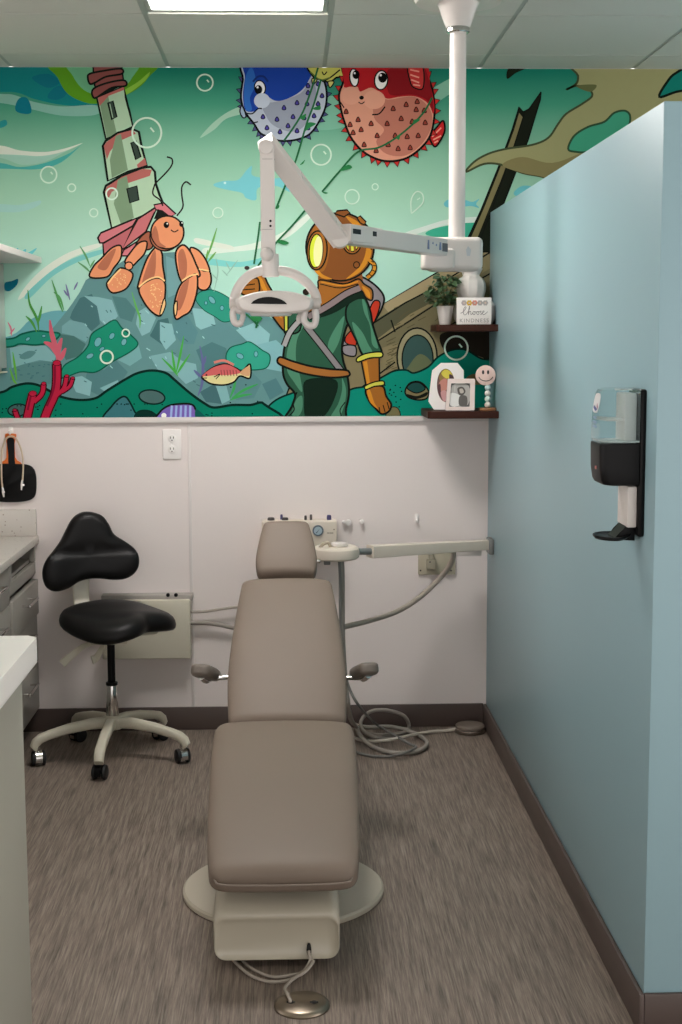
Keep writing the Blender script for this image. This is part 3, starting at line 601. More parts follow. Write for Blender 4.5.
# --- bubbles
for x, y, r, w in ((205, 83, 8, 1.6), (147, 133, 14.5, 1.9), (49, 175, 8, 1.5), (72, 188, 3.8, 1.3), (94, 213, 4, 1.2), (112, 194, 5.6, 1.6), (218, 213, 5, 1.2), (321, 155, 10, 1.6), (352, 197, 7, 1.3), (375, 187, 3, 1.0), (126, 333, 3.6, 1.4), (107, 357, 6.2, 1.8), (456, 348, 11.5, 1.8)):
    a = Art(); a.ell(None, x, y, r, r*1.02, 0, 30, (196, 218, 200), w)
    if r > 7: a.line((196, 218, 200), w*.9, [(x+r*.25, y-r*.35), (x+r*.5, y-r*.05)], False)
    a.build('bubble', mroot)
a = Art(); a.line((196, 218, 200), 1.3, "411,213 411,200 416,192 422,194 423,202 418,208 412,213 411,213"); a.line((196, 218, 200), 1.0, "417,200 420,198"); a.build('bubble', mroot, 'drop shaped bubble')
# ------------------------------------------------------------------ ceiling lights (one in the frame, the others unseen, added to light the room)
lamp_glow = bpy.data.materials.new('light_diffuser'); lamp_glow.use_nodes = True
_p = lamp_glow.node_tree.nodes['Principled BSDF']; _p.inputs['Base Color'].default_value = (.9, .9, .88, 1)
_p.inputs['Emission Color'].default_value = (1, .955, .925, 1); _p.inputs['Emission Strength'].default_value = LAMP
def ceiling_light(x0, x1, y0, y1, label):
    t = thing('ceiling_light', ((x0+x1)/2, (y0+y1)/2, ZC), label, 'light', 'recessed ceiling light panels')
    b = BM(); w = .016
    box(b, x0, x1, y0, y0+w, ZC-.004, ZC+.03, .002, 1); box(b, x0, x1, y1-w, y1, ZC-.004, ZC+.03, .002, 1)
    box(b, x0, x0+w, y0+w, y1-w, ZC-.004, ZC+.03, .002, 1); box(b, x1-w, x1, y0+w, y1-w, ZC-.004, ZC+.03, .002, 1)
    obj('frame', b, grid_mat, t)
    b = BM(); box(b, x0+w, x1-w, y0+w, y1-w, ZC+.008, ZC+.02); obj('diffuser', b, lamp_glow, t, False)
yb = gy[1]-.635; # bay directly before the second cross bar
ceiling_light(-.452+.014, .142-.014, gy[2]+.014, gy[1]-.05, 'bright square ceiling light panel at the top of the photo')
for (x, y) in ADDED_LAMPS:
    ceiling_light(x-.28, x+.28, y-.6, y+.6, 'unseen ceiling light panel added to light the room')

# ------------------------------------------------------------------ dental operating light hanging from the ceiling
yl = 4.3; pc = at(457, 200, yl); px_, py_ = pc.x, pc.y
t = thing('dental_light', (px_, py_, ZC), 'white dental operating light on a jointed arm hanging from the ceiling pole', 'dental light')
b = BM(); lathe(b, [(.0, 0), (.130, 0), (.130, -.044), (.124, -.056), (.0, -.060)], (px_, py_, ZC), 48); obj('ceiling_plate', b, enamel, t)
b = BM(); lathe(b, [(.0, -.058), (.062, -.058), (.056, -.07), (.046, -.098), (.038, -.118), (.033, -.126), (0, -.126)], (px_, py_, ZC), 40); obj('cover_cone', b, enamel, t)
b = BM(); lathe(b, [(0, -.124), (.033, -.124), (.034, -.128), (.034, -.138), (.031, -.141), (0, -.141)], (px_, py_, ZC), 36); obj('collar', b, chrome, t, label='chrome collar')
zb = at(457, 241, yl).z
b = BM(); cyl(b, (px_, py_, zb-.01), (px_, py_, ZC-.13), .0245, 32); obj('pole', b, enamel, t)
q0 = at(428, 271, yl); q1 = at(481, 238, yl)
b = BM(); box(b, q0.x, q1.x, yl-.055, yl+.075, q0.z, q1.z, .016, 4); pb = obj('pivot_housing', b, enamel, t)
q2 = at(421, 270, yl); q3 = at(452, 250, yl)
b = BM(); box(b, q2.x, q3.x, yl-.075, yl+.02, q2.z, q3.z, .008, 3); obj('pivot_knuckle', b, enamel, t)
b = BM(); prism(b, [at(466, 250, yl-.056), at(468, 246, yl-.056), at(471, 250, yl-.056), at(470, 256, yl-.056), at(467, 256, yl-.056)], (0, -1, 0), .0012); obj('emblem', b, mat('emblem_grey_blue', (186, 192, 196), .4), pb)
def bar(name, A, B, hA, hB, dA, dB, m, par, bev=.006, up=Vector((0, 0, 1)), label=None):
    A = Vector(A); B = Vector(B); d = (B-A).normalized(); s = d.cross(up).normalized(); u = s.cross(d)
    secs = [supsec(A, s, u, dA, hA, 14, 44), supsec(B, s, u, dB, hB, 14, 44)]
    b = BM(); loft(b, secs); return obj(name, b, m, par, label=label), d, s, u
A1 = at(440, 247.5, 4.22); E1 = at(346, 235, 3.84)
ar, d1, s1, u1 = bar('swing_arm', A1, E1, .050, .048, .05, .046, enamel, t)
# printed marks near the pivot end of the arm
front = s1 if s1.y < 0 else -s1
def on_arm(tt, hh, off=.0258): return A1.lerp(E1, tt)+u1*hh+front*off
b = BM()
for tt, w, h, dz in ((.22, .010, .026, 0), (.17, .006, .006, .006), (.13, .006, .006, .002), (.085, .012, .022, 0)):
    c = on_arm(tt, dz); prism(b, [c-d1*w/2-u1*h/2, c+d1*w/2-u1*h/2, c+d1*w*.3+u1*h/2, c-d1*w*.3+u1*h/2], front, .0008)
obj('arm_marking', b, mat('marking_blue', (124, 142, 178), .4), ar, label='small blue printed marks')
b = BM(); c = on_arm(.03, -.002)
prism(b, [c-d1*.014-u1*.012, c+d1*.014-u1*.012, c+d1*.014+u1*.012, c-d1*.014+u1*.012], front, .001); obj('arm_marking', b, mat('marking_dark', (92, 92, 100), .4), ar, label='small dark square mark')
# elbow bracket with two dark slots
kA = at(374, 237, 3.96); kB = at(342, 233, 3.81)
kb, dk, sk, uk = bar('elbow_bracket', kA, kB, .044, .046, .054, .054, enamel, t); fk = sk if sk.y < 0 else -sk
for tt in (.20, .82):
    c = kA.lerp(kB, tt)+fk*.0262+uk*.004; b = BM(); prism(b, [c-dk*.021-uk*.006, c+dk*.021-uk*.006, c+dk*.021+uk*.007, c-dk*.021+uk*.007], fk, .002); obj('slot', b, black_plastic, kb)
T2 = at(265, 141, 3.66)
E2 = at(340, 239, 3.83)
sa, d2, s2, u2 = bar('spring_arm', E2, T2, .052, .046, .048, .044, enamel, t, up=Vector((0.2, 1, .2)))
for tt in (.16, .62):
    b = BM(); c = E2.lerp(T2, tt); loft(b, [supsec(c+d2*k, s2, u2, .0482, .0515-.006*tt, 7, 28) for k in (-.0006, .0006)])
    obj('cover_seam', b, mat('seam_grey', (150, 146, 142), .5), sa)
b = BM(); c = at(266, 148, 3.66); cyl(b, c+Vector((0, -.027, 0)), c+Vector((0, .026, 0)), .0185, 24, .003); obj('elbow_joint', b, enamel, t)
b = BM(); c = E2; cyl(b, c+Vector((0, -.03, 0)), c+Vector((0, .03, 0)), .024, 24, .003); obj('elbow_joint', b, enamel, t)
D0 = at(267, 146, 3.66); D1 = at(268.5, 258, 3.66)
da, d3, s3, u3 = bar('drop_arm', D0, D1, .040, .040, .036, .036, enamel, t, up=Vector((0, 1, 0)))
for yy in (160, 230):
    b = BM(); c = at(267.5, yy, 3.66); loft(b, [supsec(c+Vector((0, 0, k)), s3, u3, .0366, .0406, 7, 28) for k in (-.0006, .0006)])
    obj('cover_seam', b, mat('seam_grey', (150, 146, 142), .5), da)
b = BM()
for yy in (221, 226):
    c = at(270.5, yy, 3.64); cyl(b, c, c+Vector((0, -.003, 0)), .003, 10)
obj('screw', b, black_plastic, da)
b = BM(); c = at(267, 254, 3.62); sphere(b, c, .016); cyl(b, c+Vector((0, .05, 0)), c, .017, 20, .003); cyl(b, at(270, 254, 3.66), at(271, 277, 3.66), .022, 24, .003); obj('swivel', b, enamel, t)
YL = 3.66
yk = [(234, 304), (235, 296), (240, 285), (250, 275), (264, 270), (280, 270.5), (296, 275), (308, 284), (315, 294), (317, 304)]
b = BM(); tube(b, [at(x, y, YL) for x, y in yk], .0125, 14, flat=.85); obj('yoke', b, enamel, t)
# lamp head: a shallow shell seen from the front with a dark vent
hl, hr = at(240, 304, YL), at(312, 305, YL); ax = (hr-hl).normalized()
b = BM(); ho_ = spline([Vector((x, y, 0)) for x, y in pts2("237,300 246,296 259,292.6 275,291.5 291,292.6 304,296 312,300 313,305 310,310 300,312.8 286,314 275,314.3 262,314 248,312.8 240,310 237,305")], 3, True)
hcx, hcy = 275, 304; secs = []
for dy, k in ((-.094, .80), (-.092, .90), (-.084, .97), (-.07, 1), (.05, 1), (.07, .95), (.085, .8), (.09, .6)):
    secs.append([at(hcx+(q.x-hcx)*k, hcy+(q.y-hcy)*k, YL)+Vector((0, dy, 0)) for q in ho_])
loft(b, secs); hd = obj('lamp_head', b, enamel, t)
b = BM(); N = 16; top = []; cv = at(269, 304, YL-.0955)
for i in range(N+1):
    s = -1+2*i/N; top.append(cv+ax*(s*.045)+Vector((0, 0, .0175*(1-s*s)**.7)))
prism(b, top, (0, 1, 0), .018); obj('vent', b, black_plastic, hd, False, label='black vent opening')
b = BM(); cl = at(271, 312, YL-.01); lathe(b, [(0, -.012), (.05, -.010), (.058, 0), (.058, .012), (0, .012)], cl, 32, lob=lambda a, z: 1); obj('lens', b, mat('frosted_lens', (206, 208, 204), .25, var=.01), hd)
for x in (235, 315):
    b = BM(); c = at(x, 303, YL); cyl(b, c-ax*.014, c+ax*.014, .016, 24, .003); obj('pivot_cap', b, enamel, t)
for P in ([(243, 306), (240, 311), (236, 309), (233, 312), (234, 321), (238, 324), (242, 322)], [(308, 306), (305, 311), (304, 320), (308, 325), (314, 325), (316, 318), (315, 309)]):
    b = BM(); tube(b, [at(x, y, YL-.02) for x, y in P], .0085, 12); obj('handle', b, enamel, t)
for P in ([(241, 309), (243, 316), (241, 323)], [(303, 309), (299, 318), (300, 323)]):
    b = BM(); tube(b, [at(x, y, YL+.03) for x, y in P], .007, 10); obj('handle', b, enamel, t)

# ------------------------------------------------------------------ dental chair
CX = -.018
t = thing('dental_chair', (CX, 4.02, 0), 'taupe reclining dental chair on a round white base in the centre', 'dental chair')
dc_ = atz(283.5, 887, .012)
b = BM(); lathe(b, [(0, 0), (.280, 0), (.284, .004), (.284, .014), (.278, .019), (0, .022)], (dc_.x, dc_.y, 0), 72); obj('base_plate', b, cream_base, t)
# floor housing: rounded front, sloped shoulder
fy = atz(278, 958, .03).y
def rr(x0, x1, z0, z1, r, n=6):
    out = []
    for cx, cz, a0 in ((x1-r, z1-r, 0), (x0+r, z1-r, 90), (x0+r, z0+r, 180), (x1-r, z0+r, 270)):
        for k in range(n+1):
            a = R(a0+90*k/n); out.append((cx+r*math.cos(a), cz+r*math.sin(a)))
    return out
def frect(y, w, z0, z1, r): return [Vector((CX-.024+x, y, z)) for x, z in rr(-w/2, w/2, z0, z1, r)]
b = BM()
loft(b, [frect(fy+.010, .285, .036, .118, .02), frect(fy+.003, .302, .028, .128, .026), frect(fy, .306, .026, .134, .028), frect(fy+.004, .311, .024, .145, .03), frect(fy+.014, .313, .022, .156, .03), frect(fy+.03, .314, .022, .165, .03), frect(fy+.06, .314, .022, .175, .03), frect(fy+.12, .314, .022, .19, .035), frect(fy+.3, .31, .022, .215, .04), frect(fy+.62, .30, .022, .22, .04), frect(fy+.66, .26, .03, .20, .04)])
hs = obj('base_housing', b, cream_base, t, ang=85)
b = BM(); c = atz(309, 950, .0); c = Vector((at(309, 951, fy).x, fy-.001, at(309, 951, fy).z))
prism(b, [c+Vector((.006*math.cos(a), 0, .004+.018*math.sin(a))) for a in [2*math.pi*k/18 for k in range(18)]], (0, -1, 0), .0015); obj('cable_slot', b, gap_dark, hs)
b = BM(); loft(b, [frect(4.02, .17, .2, .26, .03), frect(4.06, .19, .2, .33, .03), frect(4.26, .19, .2, .33, .03), frect(4.30, .17, .2, .26, .03)]); obj('lift_column', b, mat('dark_lift_cover', (70, 70, 66), .5), t)
b = BM(); box(b, CX-.16, CX+.15, 3.72, 4.3, .255, .290, .012, 3); obj('seat_frame', b, mat('dark_lift_cover', (70, 70, 66), .5), t)
# seat and leg cushion in one
b = BM(); cushion(b, CX-.006, [(3.31, .246, .358, .076), (3.46, .282, .384, .084), (3.70, .322, .402, .09), (3.95, .352, .415, .095), (4.10, .374, .414, .09), (4.20, .375, .40, .08)], .05, 36, 5, .006); se = obj('seat_cushion', b, taupe, t, ang=60)
b = BM(); tube(b, [(CX-0.1782, 3.3520, 0.2650), (CX-0.1717, 3.3180, 0.2555), (CX-0.1532, 3.3020, 0.2500), (CX-0.0605, 3.2965, 0.2485), (CX+0.0485, 3.2965, 0.2485), (CX+0.1412, 3.3020, 0.2500), (CX+0.1597, 3.3180, 0.2555), (CX+0.1662, 3.3520, 0.2650)], .0028, 8); obj('seam_piping', b, taupe_dark, se)
# reclining back and head cushion
b = BM(); cushion(b, CX+.004, [(4.16, .395, .352, .075), (4.30, .487, .368, .085), (4.42, .566, .358, .085), (4.56, .656, .330, .08), (4.70, .742, .296, .07)], .03, 36, 5, .006); bk = obj('back_cushion', b, taupe, t, ang=60)
b = BM(); dv_ = Vector((0, .82, .57)); nb = Vector((0, .57, -.82))
def bsec(y, z, w, h): return supsec(Vector((CX+.005, y, z))+nb*.05, Vector((1, 0, 0)), nb, w, h, 5, 32)
loft(b, [bsec(4.19, .40, .30, .02), bsec(4.2, .41, .32, .03), bsec(4.45, .58, .31, .03), bsec(4.68, .74, .24, .03), bsec(4.69, .75, .22, .02)]); obj('back_shell', b, enamel_warm, t)
b = BM(); cushion(b, CX+.003, [(4.735, .758, .192, .06), (4.775, .801, .208, .075), (4.83, .867, .184, .075), (4.872, .925, .150, .06)], .022, 24, 5.5, .004); obj('headrest_cushion', b, taupe, t, ang=60)
b = BM(); box(b, CX-.02, CX+.036, 4.80, 4.815, .70, .84, .006, 2); obj('headrest_post', b, chrome, t)
b = BM(); c = Vector((at(317, 561, 4.86).x, 4.86, at(317, 561, 4.86).z)); cyl(b, c-Vector((.02, 0, 0)), c+Vector((.012, 0, 0)), .008, 16, .002); obj('headrest_knob', b, chrome, t)
for sgn, P1, P2, B0, B1 in ((-1, (199, 669.5), (213, 676), (211, 679), (232, 677)), (1, (370.5, 668), (357, 674), (360, 678), (342, 678))):
    a1 = at(*P1, 4.34); a2 = at(*P2, 4.50); dd = (a2-a1).normalized(); sx = dd.cross(Vector((0, 0, 1))).normalized(); uu = sx.cross(dd)
    b = BM(); L = (a2-a1).length; secs = []
    for f, k in ((0, .45), (.03, .75), (.08, .94), (.16, 1), (.7, 1), (.9, .92), (.97, .7), (1, .4)):
        secs.append(supsec(a1.lerp(a2, f), sx, uu, .064*k, .042*k, 3.6, 28))
    loft(b, secs); ap = obj('armrest', b, mat('armrest_vinyl', (116, 106, 97), .4, var=.03), t)
    b = BM(); m_ = a1.lerp(a2, .55)-uu*.026; tube(b, [a1.lerp(a2, .18)-uu*.022, m_, at(*B0, 4.45), at(*B1, 4.46), Vector((CX+sgn*.1, 4.47, at(*B1, 4.46).z-.01))], .0095, 14, flat=.8); obj('armrest_bracket', b, chrome, ap, label='chrome bracket')

# power cords and the floor box in front
ob = atz(302, 1003, .008)
t = thing('floor_outlet', (ob.x, ob.y, 0), 'round metal floor outlet cover in front of the dental chair', 'floor outlet')
b = BM(); lathe(b, [(0, 0), (.0655, 0), (.066, .003), (.063, .008), (.055, .012), (.0, .0135)], (ob.x, ob.y, 0), 48); cv_ = obj('cover_plate', b, steel, t)
for x in (291, 314):
    b = BM(); c = atz(x, 1002, .0135); cyl(b, c-Vector((0, 0, .004)), c+Vector((0, 0, .0012)), .0065, 18); box(b, c.x-.010, c.x+.010, c.y-.0022, c.y+.0022, c.z-.002, c.z+.0011); obj('socket_hole', b, gap_dark, cv_, False)
hp = at(309, 950, fy)
b = BM(); ch = atz(290, 1002, .014)
tube(b, [hp+Vector((0, .01, 0)), hp+Vector((0, -.012, -.006)), atz(310, 961, .03), atz(303, 972, .012), atz(292, 980, .010), atz(285, 988, .014), Vector(((ch.x+atz(285, 993, .02).x)/2, atz(285, 995, .02).y, .022)), ch+Vector((0, 0, .006)), ch], .0042, 10)
tag(obj('power_cord', b, cream_hose), 'grey cord from the chair base slot into the floor outlet', 'cord')
b = BM(); tube(b, [hp+Vector((.002, .01, -.004)), hp+Vector((.004, -.014, -.016)), atz(313, 962, .03), atz(306, 971, .02), atz(296, 977, .0075), atz(284, 981, .0065), atz(268, 981.5, .0065), atz(252, 976, .0065), atz(240, 967, .0065), atz(230, 956, .0065), atz(226, 950, .008)], .004, 10)
tag(obj('power_cord', b, cream_hose), 'front loop of grey cord on the floor before the chair base', 'cord')
b = BM(); tube(b, [atz(311, 964, .007), atz(302, 972, .0065), atz(291, 975, .0065), atz(274, 977, .0065), atz(258, 972, .0065), atz(246, 964, .0065), atz(238, 954, .0075), atz(236, 949, .008)], .0038, 10)
tag(obj('power_cord', b, cream_hose), 'rear loop of grey cord running under the chair base', 'cord')

# ------------------------------------------------------------------ operator stool
SC = Vector((-.672, 5.225, 0))
t = thing('operator_stool', SC, 'charcoal saddle stool with shaped backrest and white five-star base', 'stool')
b = BM(); lathe(b, [(0, .112), (.036, .112), (.04, .12), (.04, .14), (.034, .156), (.026, .162), (0, .162)], SC, 28); obj('base_hub', b, cream_metal, t)
STL = [(-93, .275), (-18, .280), (55, .275), (127, .275), (199, .280)]
for dg, r in STL:
    a = R(dg); u = Vector((math.cos(a), math.sin(a), 0)); s = Vector((-math.sin(a), math.cos(a), 0)); z = Vector((0, 0, 1))
    secs = []
    for f, zz, w, h in ((.02, .136, .040, .044), (.3, .136, .038, .040), (.6, .126, .038, .036), (.85, .110, .037, .034), (.96, .100, .038, .034), (1.03, .084, .037, .034), (1.06, .064, .034, .032)):
        ti = 0 if f < .9 else (f-.9)*5
        secs.append(supsec(SC+u*(r*f)+z*zz, s, (z*math.cos(ti)+u*math.sin(ti)), w, h, 3, 20))
    b = BM(); loft(b, secs); obj('leg', b, cream_metal, t)
    cpos = SC+u*r*.995; ca = rnd.uniform(0, 360); cu = Vector((math.cos(R(ca)), math.sin(R(ca)), 0)); 
    if dg == -93: cu = Vector((.97, -.2, 0)).normalized()
    if dg == -18: cu = Vector((.9, .4, 0)).normalized()
    if dg == 199: cu = Vector((.95, .3, 0)).normalized()
    wc = cpos+Vector((0, 0, .027))
    b = BM(); cyl(b, cpos+z*.045, cpos+z*.085, .009, 14); rng = [R(x) for x in range(-20, 201, 20)]
    nn = cu.cross(z); 
    loft(b, [[wc+cu*.012*s_+ (nn*math.cos(q)+z*math.sin(q))*rr_ for (s_, rr_) in ((-1, .030), (1, .030), (1, .0265), (-1, .0265))] for q in rng]); cs = obj('caster', b, chrome if dg != -93 else black_plastic, t)
    for s_ in (-1, 1):
        b = BM(); cyl(b, wc+cu*(.0125*s_), wc+cu*(.025*s_), .027, 22, .004); obj('wheel', b, black_soft, cs)
    b = BM(); cyl(b, wc-cu*.0125, wc+cu*.0125, .008, 12); obj('axle', b, black_plastic, cs)
zt = at(113, 645, SC.y).z; zm = at(113, 684, SC.y).z
b = BM(); cyl(b, SC+Vector((0, 0, .158)), SC+Vector((0, 0, zm)), .024, 26, .002, r2=.019); obj('gas_lift_sleeve', b, chrome, t)
b = BM(); cyl(b, SC+Vector((0, 0, zm-.004)), SC+Vector((0, 0, zm+.008)), .022, 24, .002); cyl(b, SC+Vector((0, 0, zm)), SC+Vector((0, 0, zt+.03)), .0145, 20); obj('gas_lift', b, black_plastic, t)
# saddle seat, faces right and a little toward the camera
SS = at(118, 618, 5.20); sd = R(-38)
def seat_out(k, n=72):
    out = []
    for i in range(n):
        a = 2*math.pi*i/n; c, s = math.cos(a), math.sin(a)
        r = .19*(abs(c)**2.6+abs(s/1.08)**2.6)**(-1/2.6)
        r *= 1-.17*math.exp(-((((a+math.pi) % (2*math.pi))-math.pi)/.30)**2)      # front notch of the saddle
        out.append((r*k*c, r*k*s))
    return out
def seat_pt(x, y, zoff, amp=1):
    X = SS.x+x*math.cos(sd)-y*math.sin(sd); Y = SS.y+x*math.sin(sd)+y*math.cos(sd)
    sag = amp*(.030*(abs(y)/.19)**2*(-1)*max(0, .4+x/.19) + .022*max(0, -x/.19)**2 - .006)
    return Vector((X, Y, SS.z+zoff+sag))
b = BM(); secs = []
for k, zf in ((.55, -.036), (.86, -.034), (.95, -.027), (.99, -.016), (1.0, -.003), (.985, .011), (.95, .023), (.88, .032), (.76, .037), (.55, .039), (.3, .038), (.08, .037)):
    secs.append([seat_pt(x, y, zf) for x, y in seat_out(k)])
loft(b, secs); obj('seat', b, black_vinyl, t, ang=60)
b = BM(); secs = [[seat_pt(x*.98, y*.98, z_) for x, y in seat_out(k, 48)] for k, z_ in ((.70, -.034), (.72, -.041), (.68, -.050))]; loft(b, secs); box(b, SC.x-.07, SC.x+.07, SC.y-.06, SC.y+.06, SS.z-.095, SS.z-.055, .008, 2); obj('seat_plate', b, cream_metal, t)
# backrest
BC = at(89, 552, 5.42); bn = Vector((.30, -.95, .06)).normalized(); bx = Vector((.95, .30, 0)).normalized(); bz = bn.cross(bx); bz = -bz if bz.z < 0 else bz
bo = "90,512 102,516 109,525 114,535 124,542 133,549 137.5,557 137.5,567 133,575 124,580 112,580.5 101,579 90,578.5 78,581 67,587 55,589 46,585 42,576 42,566 46,557 53,549 60,540 66,529 72,519 80,513"
BP = []
for q in spline([Vector((x, y, 0)) for x, y in pts(bo)], 4, True):
    w = at(q.x, q.y, 5.42)-BC; BP.append((w.dot(bx)/(bx.x), w.z))
cxm = sum(p[0] for p in BP)/len(BP); czm = sum(p[1] for p in BP)/len(BP)
b = BM(); secs = []
for k, dpt in ((.6, -.030), (.9, -.028), (.97, -.022), (1.0, -.010), (1.0, .004), (.975, .016), (.93, .024), (.82, .032), (.6, .035), (.3, .034), (.05, .033)):
    s = []
    for x, z in BP:
        xx, zz = cxm+(x-cxm)*k, czm+(z-czm)*k
        bend = .9*xx*xx
        s.append(BC+bx*xx+bz*zz+bn*(dpt+bend-.012*math.exp(-((zz-.005)/.02)**2)*(1 if dpt > .02 else 0)))
    secs.append(s)
loft(b, secs); obj('backrest', b, black_vinyl, t, ang=60)
b = BM(); bp0 = BC-bn*.04+Vector((-.02, 0, -.02)); bs0 = at(81, 590, 5.44); bs1 = at(82, 606, 5.42); bs2 = Vector((SC.x-.1, SC.y+.08, SS.z-.055)); bs3 = Vector((SC.x-.02, SC.y+.02, SS.z-.07))
P = spline([bp0, bs0, bs1, bs2, bs3], 8); secs = []
for i, q in enumerate(P):
    d = (P[min(i+1, len(P)-1)]-P[max(i-1, 0)]).normalized(); nn = d.cross(bx).normalized(); secs.append(supsec(q, (nn.cross(d)).normalized(), nn, .062, .016, 5, 20))
loft(b, secs); obj('back_support', b, cream_metal, t)
for P in ([(97, 642, 5.24), (84, 646, 5.2), (72, 655, 5.17), (62, 664, 5.16)], [(104, 642, 5.22), (101, 650, 5.2), (96, 658, 5.18), (92, 660, 5.17)]):
    P = [at(*q) for q in P]; b = BM(); Q = spline(P, 6); secs = []
    for i, q in enumerate(Q):
        d = (Q[min(i+1, len(Q)-1)]-Q[max(i-1, 0)]).normalized(); nn = d.cross(Vector((0, 1, 0))).normalized(); f = i/(len(Q)-1)
        secs.append(supsec(q, nn, nn.cross(d), .014+.018*f, .009, 4, 18))
    loft(b, secs); obj('lever', b, cream_metal, t)
# ------------------------------------------------------------------ things on the back wall
def wbox(bm, x0, y0, x1, y1, d, bev=.003, off=0, mi=0):
    a = at(x0, y0, DW); c = at(x1, y1, DW); return box(bm, min(a.x, c.x), max(a.x, c.x), DW-off-d, DW-off, min(a.z, c.z), max(a.z, c.z), bev, 3, mi)
a = at(172, 444, DW); t = thing('wall_outlet', (a.x, DW, a.z), 'white duplex power outlet on the white wall under the mural', 'outlet')
b = BM(); wbox(b, 162.5, 429.5, 181.5, 459, .006, .002); pl = obj('cover_plate', b, bright_white, t)
for yy in (438.5, 449.5):
    b = BM(); c = at(172, yy, DW-.006); lathe(b, [(0, 0), (.0165, 0), (.0165, .0022), (.015, .003), (0, .003)], c, 28, (0, -1, 0)); s = obj('socket', b, mat('socket_white', (240, 236, 231), .4), pl)
    b = BM()
    for dx in (-.006, .006): box(b, c.x+dx-.0014, c.x+dx+.0014, c.y-.0036, c.y-.0026, c.z-.0005, c.z+.008)
    cyl(b, (c.x, c.y-.0026, c.z-.007), (c.x, c.y-.0036, c.z-.007), .0026, 12); obj('slot', b, gap_dark, s, False)
b = BM(); c = at(172, 444, DW-.006); cyl(b, c, c+Vector((0, -.0015, 0)), .003, 12); obj('screw', b, chrome, pl)

# low cover box behind the stool
a = at(150, 653, DW); t = thing('utility_box', (a.x, DW, a.z), 'cream metal utility cover box on the wall behind the stool', 'utility box')
b = BM(); wbox(b, 104, 597, 192, 654, .085, .004); obj('cover', b, cream_metal, t)
b = BM(); wbox(b, 103, 593, 193.5, 598, .06, .003); obj('top_rail', b, mat('grey_rail', (168, 162, 156), .5), t)
for x in (168, 176):
    b = BM(); c = at(x, 595, DW-.058); sphere(b, c, .008); obj('screw', b, black_plastic, t)
b = BM(); hz = DW-.03
tube(b, [at(188, 612, DW-.05), at(205, 611.5, hz), at(222, 609, hz), at(238, 607, hz), at(262, 606, hz)], .0055, 10); tag(obj('water_hose', b, cream_hose), 'upper pale hose along the wall from the cream box to behind the chair', 'hose')
b = BM(); tube(b, [at(188, 623, DW-.05), at(204, 623, hz), at(220, 625, hz), at(236, 628.5, hz), at(262, 634, hz)], .0085, 12); tag(obj('water_hose', b, grey_hose), 'lower thicker grey hose along the wall from the cream box to behind the chair', 'hose')

# gauge panel behind the headrest
a = at(302, 546, DW); t = thing('control_panel', (a.x, DW, a.z), 'cream wall control panel with round gauge behind the headrest', 'control panel')
b = BM(); wbox(b, 262, 519, 336.5, 547, .075, .006); bo_ = obj('housing', b, enamel_warm, t)
b = BM(); wbox(b, 258, 546, 341, 558, .10, .006); obj('ledge', b, enamel_warm, t)
gc = at(318, 530.5, DW-.075)
b = BM(); lathe(b, [(0, 0), (.0215, 0), (.022, .004), (.020, .010), (.017, .010), (.0165, .006), (0, .006)], gc, 32, (0, -1, 0)); gg = obj('pressure_gauge', b, mat('gauge_bezel', (96, 112, 124), .35), t)
b = BM(); lathe(b, [(0, .0062), (.016, .0062), (.016, .0072), (0, .0072)], gc, 28, (0, -1, 0)); obj('gauge_face', b, mat('gauge_face', (176, 198, 208), .3), gg)
b = BM(); c = gc+Vector((0, -.0074, 0)); prism(b, [c+Vector((-.009, 0, -.009)), c+Vector((-.006, 0, -.010)), c+Vector((.008, 0, .008))], (0, -1, 0), .0008); obj('needle', b, mat('needle_dark', (30, 40, 56), .4), gg, False)
b = BM()
for x0, x1, yy in ((327, 329, 533), (329.6, 331, 533), (331.6, 333, 533)): 
    q = at((x0+x1)/2, yy, DW-.075); box(b, q.x-.004, q.x+.004, q.y-.0008, q.y+.0002, q.z-.002, q.z+.002)
q = at(334, 529.5, DW-.075); cyl(b, q, q+Vector((0, -.002, 0)), .003, 10); obj('panel_marking', b, mat('print_brown', (150, 138, 120), .5), t, False)
def knob(x, y, r, h, m, label=None):
    q = at(x, y, DW-.04); b = BM(); lathe(b, [(0, -.004), (r, -.004), (r, h*.6), (r*.8, h), (0, h)], q, 18); return obj('knob', b, m, t, label=label)
kd = mat('knob_dark', (58, 52, 52), .4); kp = mat('knob_violet', (74, 68, 112), .4)
knob(271, 520, .014, .010, kd); knob(285, 520, .013, .010, kd); knob(281.5, 518.5, .005, .016, kp, 'violet tipped knob'); knob(305.5, 519, .005, .014, kd); knob(311, 519, .005, .018, kd); knob(329, 519, .009, .016, kp, 'violet tipped knob')

# small white wall hooks
for x, y, r, lab in ((343.5, 521.5, .007, 'smallest white knob hook on the wall, nearest the gauge panel'), (348, 522, .0125, 'largest white knob hook on the wall right of the gauge panel'), (361.5, 521, .0095, 'white knob hook on the wall, third to the right of the gauge panel')):
    q = at(x, y, DW); b = BM(); lathe(b, [(0, 0), (r*.6, 0), (r*.6, .01), (r, .014), (r, .022), (r*.7, .027), (0, .028)], q, 20, (0, -1, 0)); tag(obj('wall_hook', b, bright_white), lab, 'hook', 'white wall hooks')
q = at(416.5, 517.5, DW); b = BM(); box(b, q.x-.008, q.x+.008, DW-.006, DW, q.z-.019, q.z+.016, .003, 2)
tube(b, [q+Vector((0, -.005, .004)), q+Vector((0, -.012, -.008)), q+Vector((0, -.018, -.014)), q+Vector((0, -.022, -.006))], .005, 10); tag(obj('wall_hook', b, bright_white), 'white adhesive hook alone on the wall above the cream arm', 'hook', 'white wall hooks')

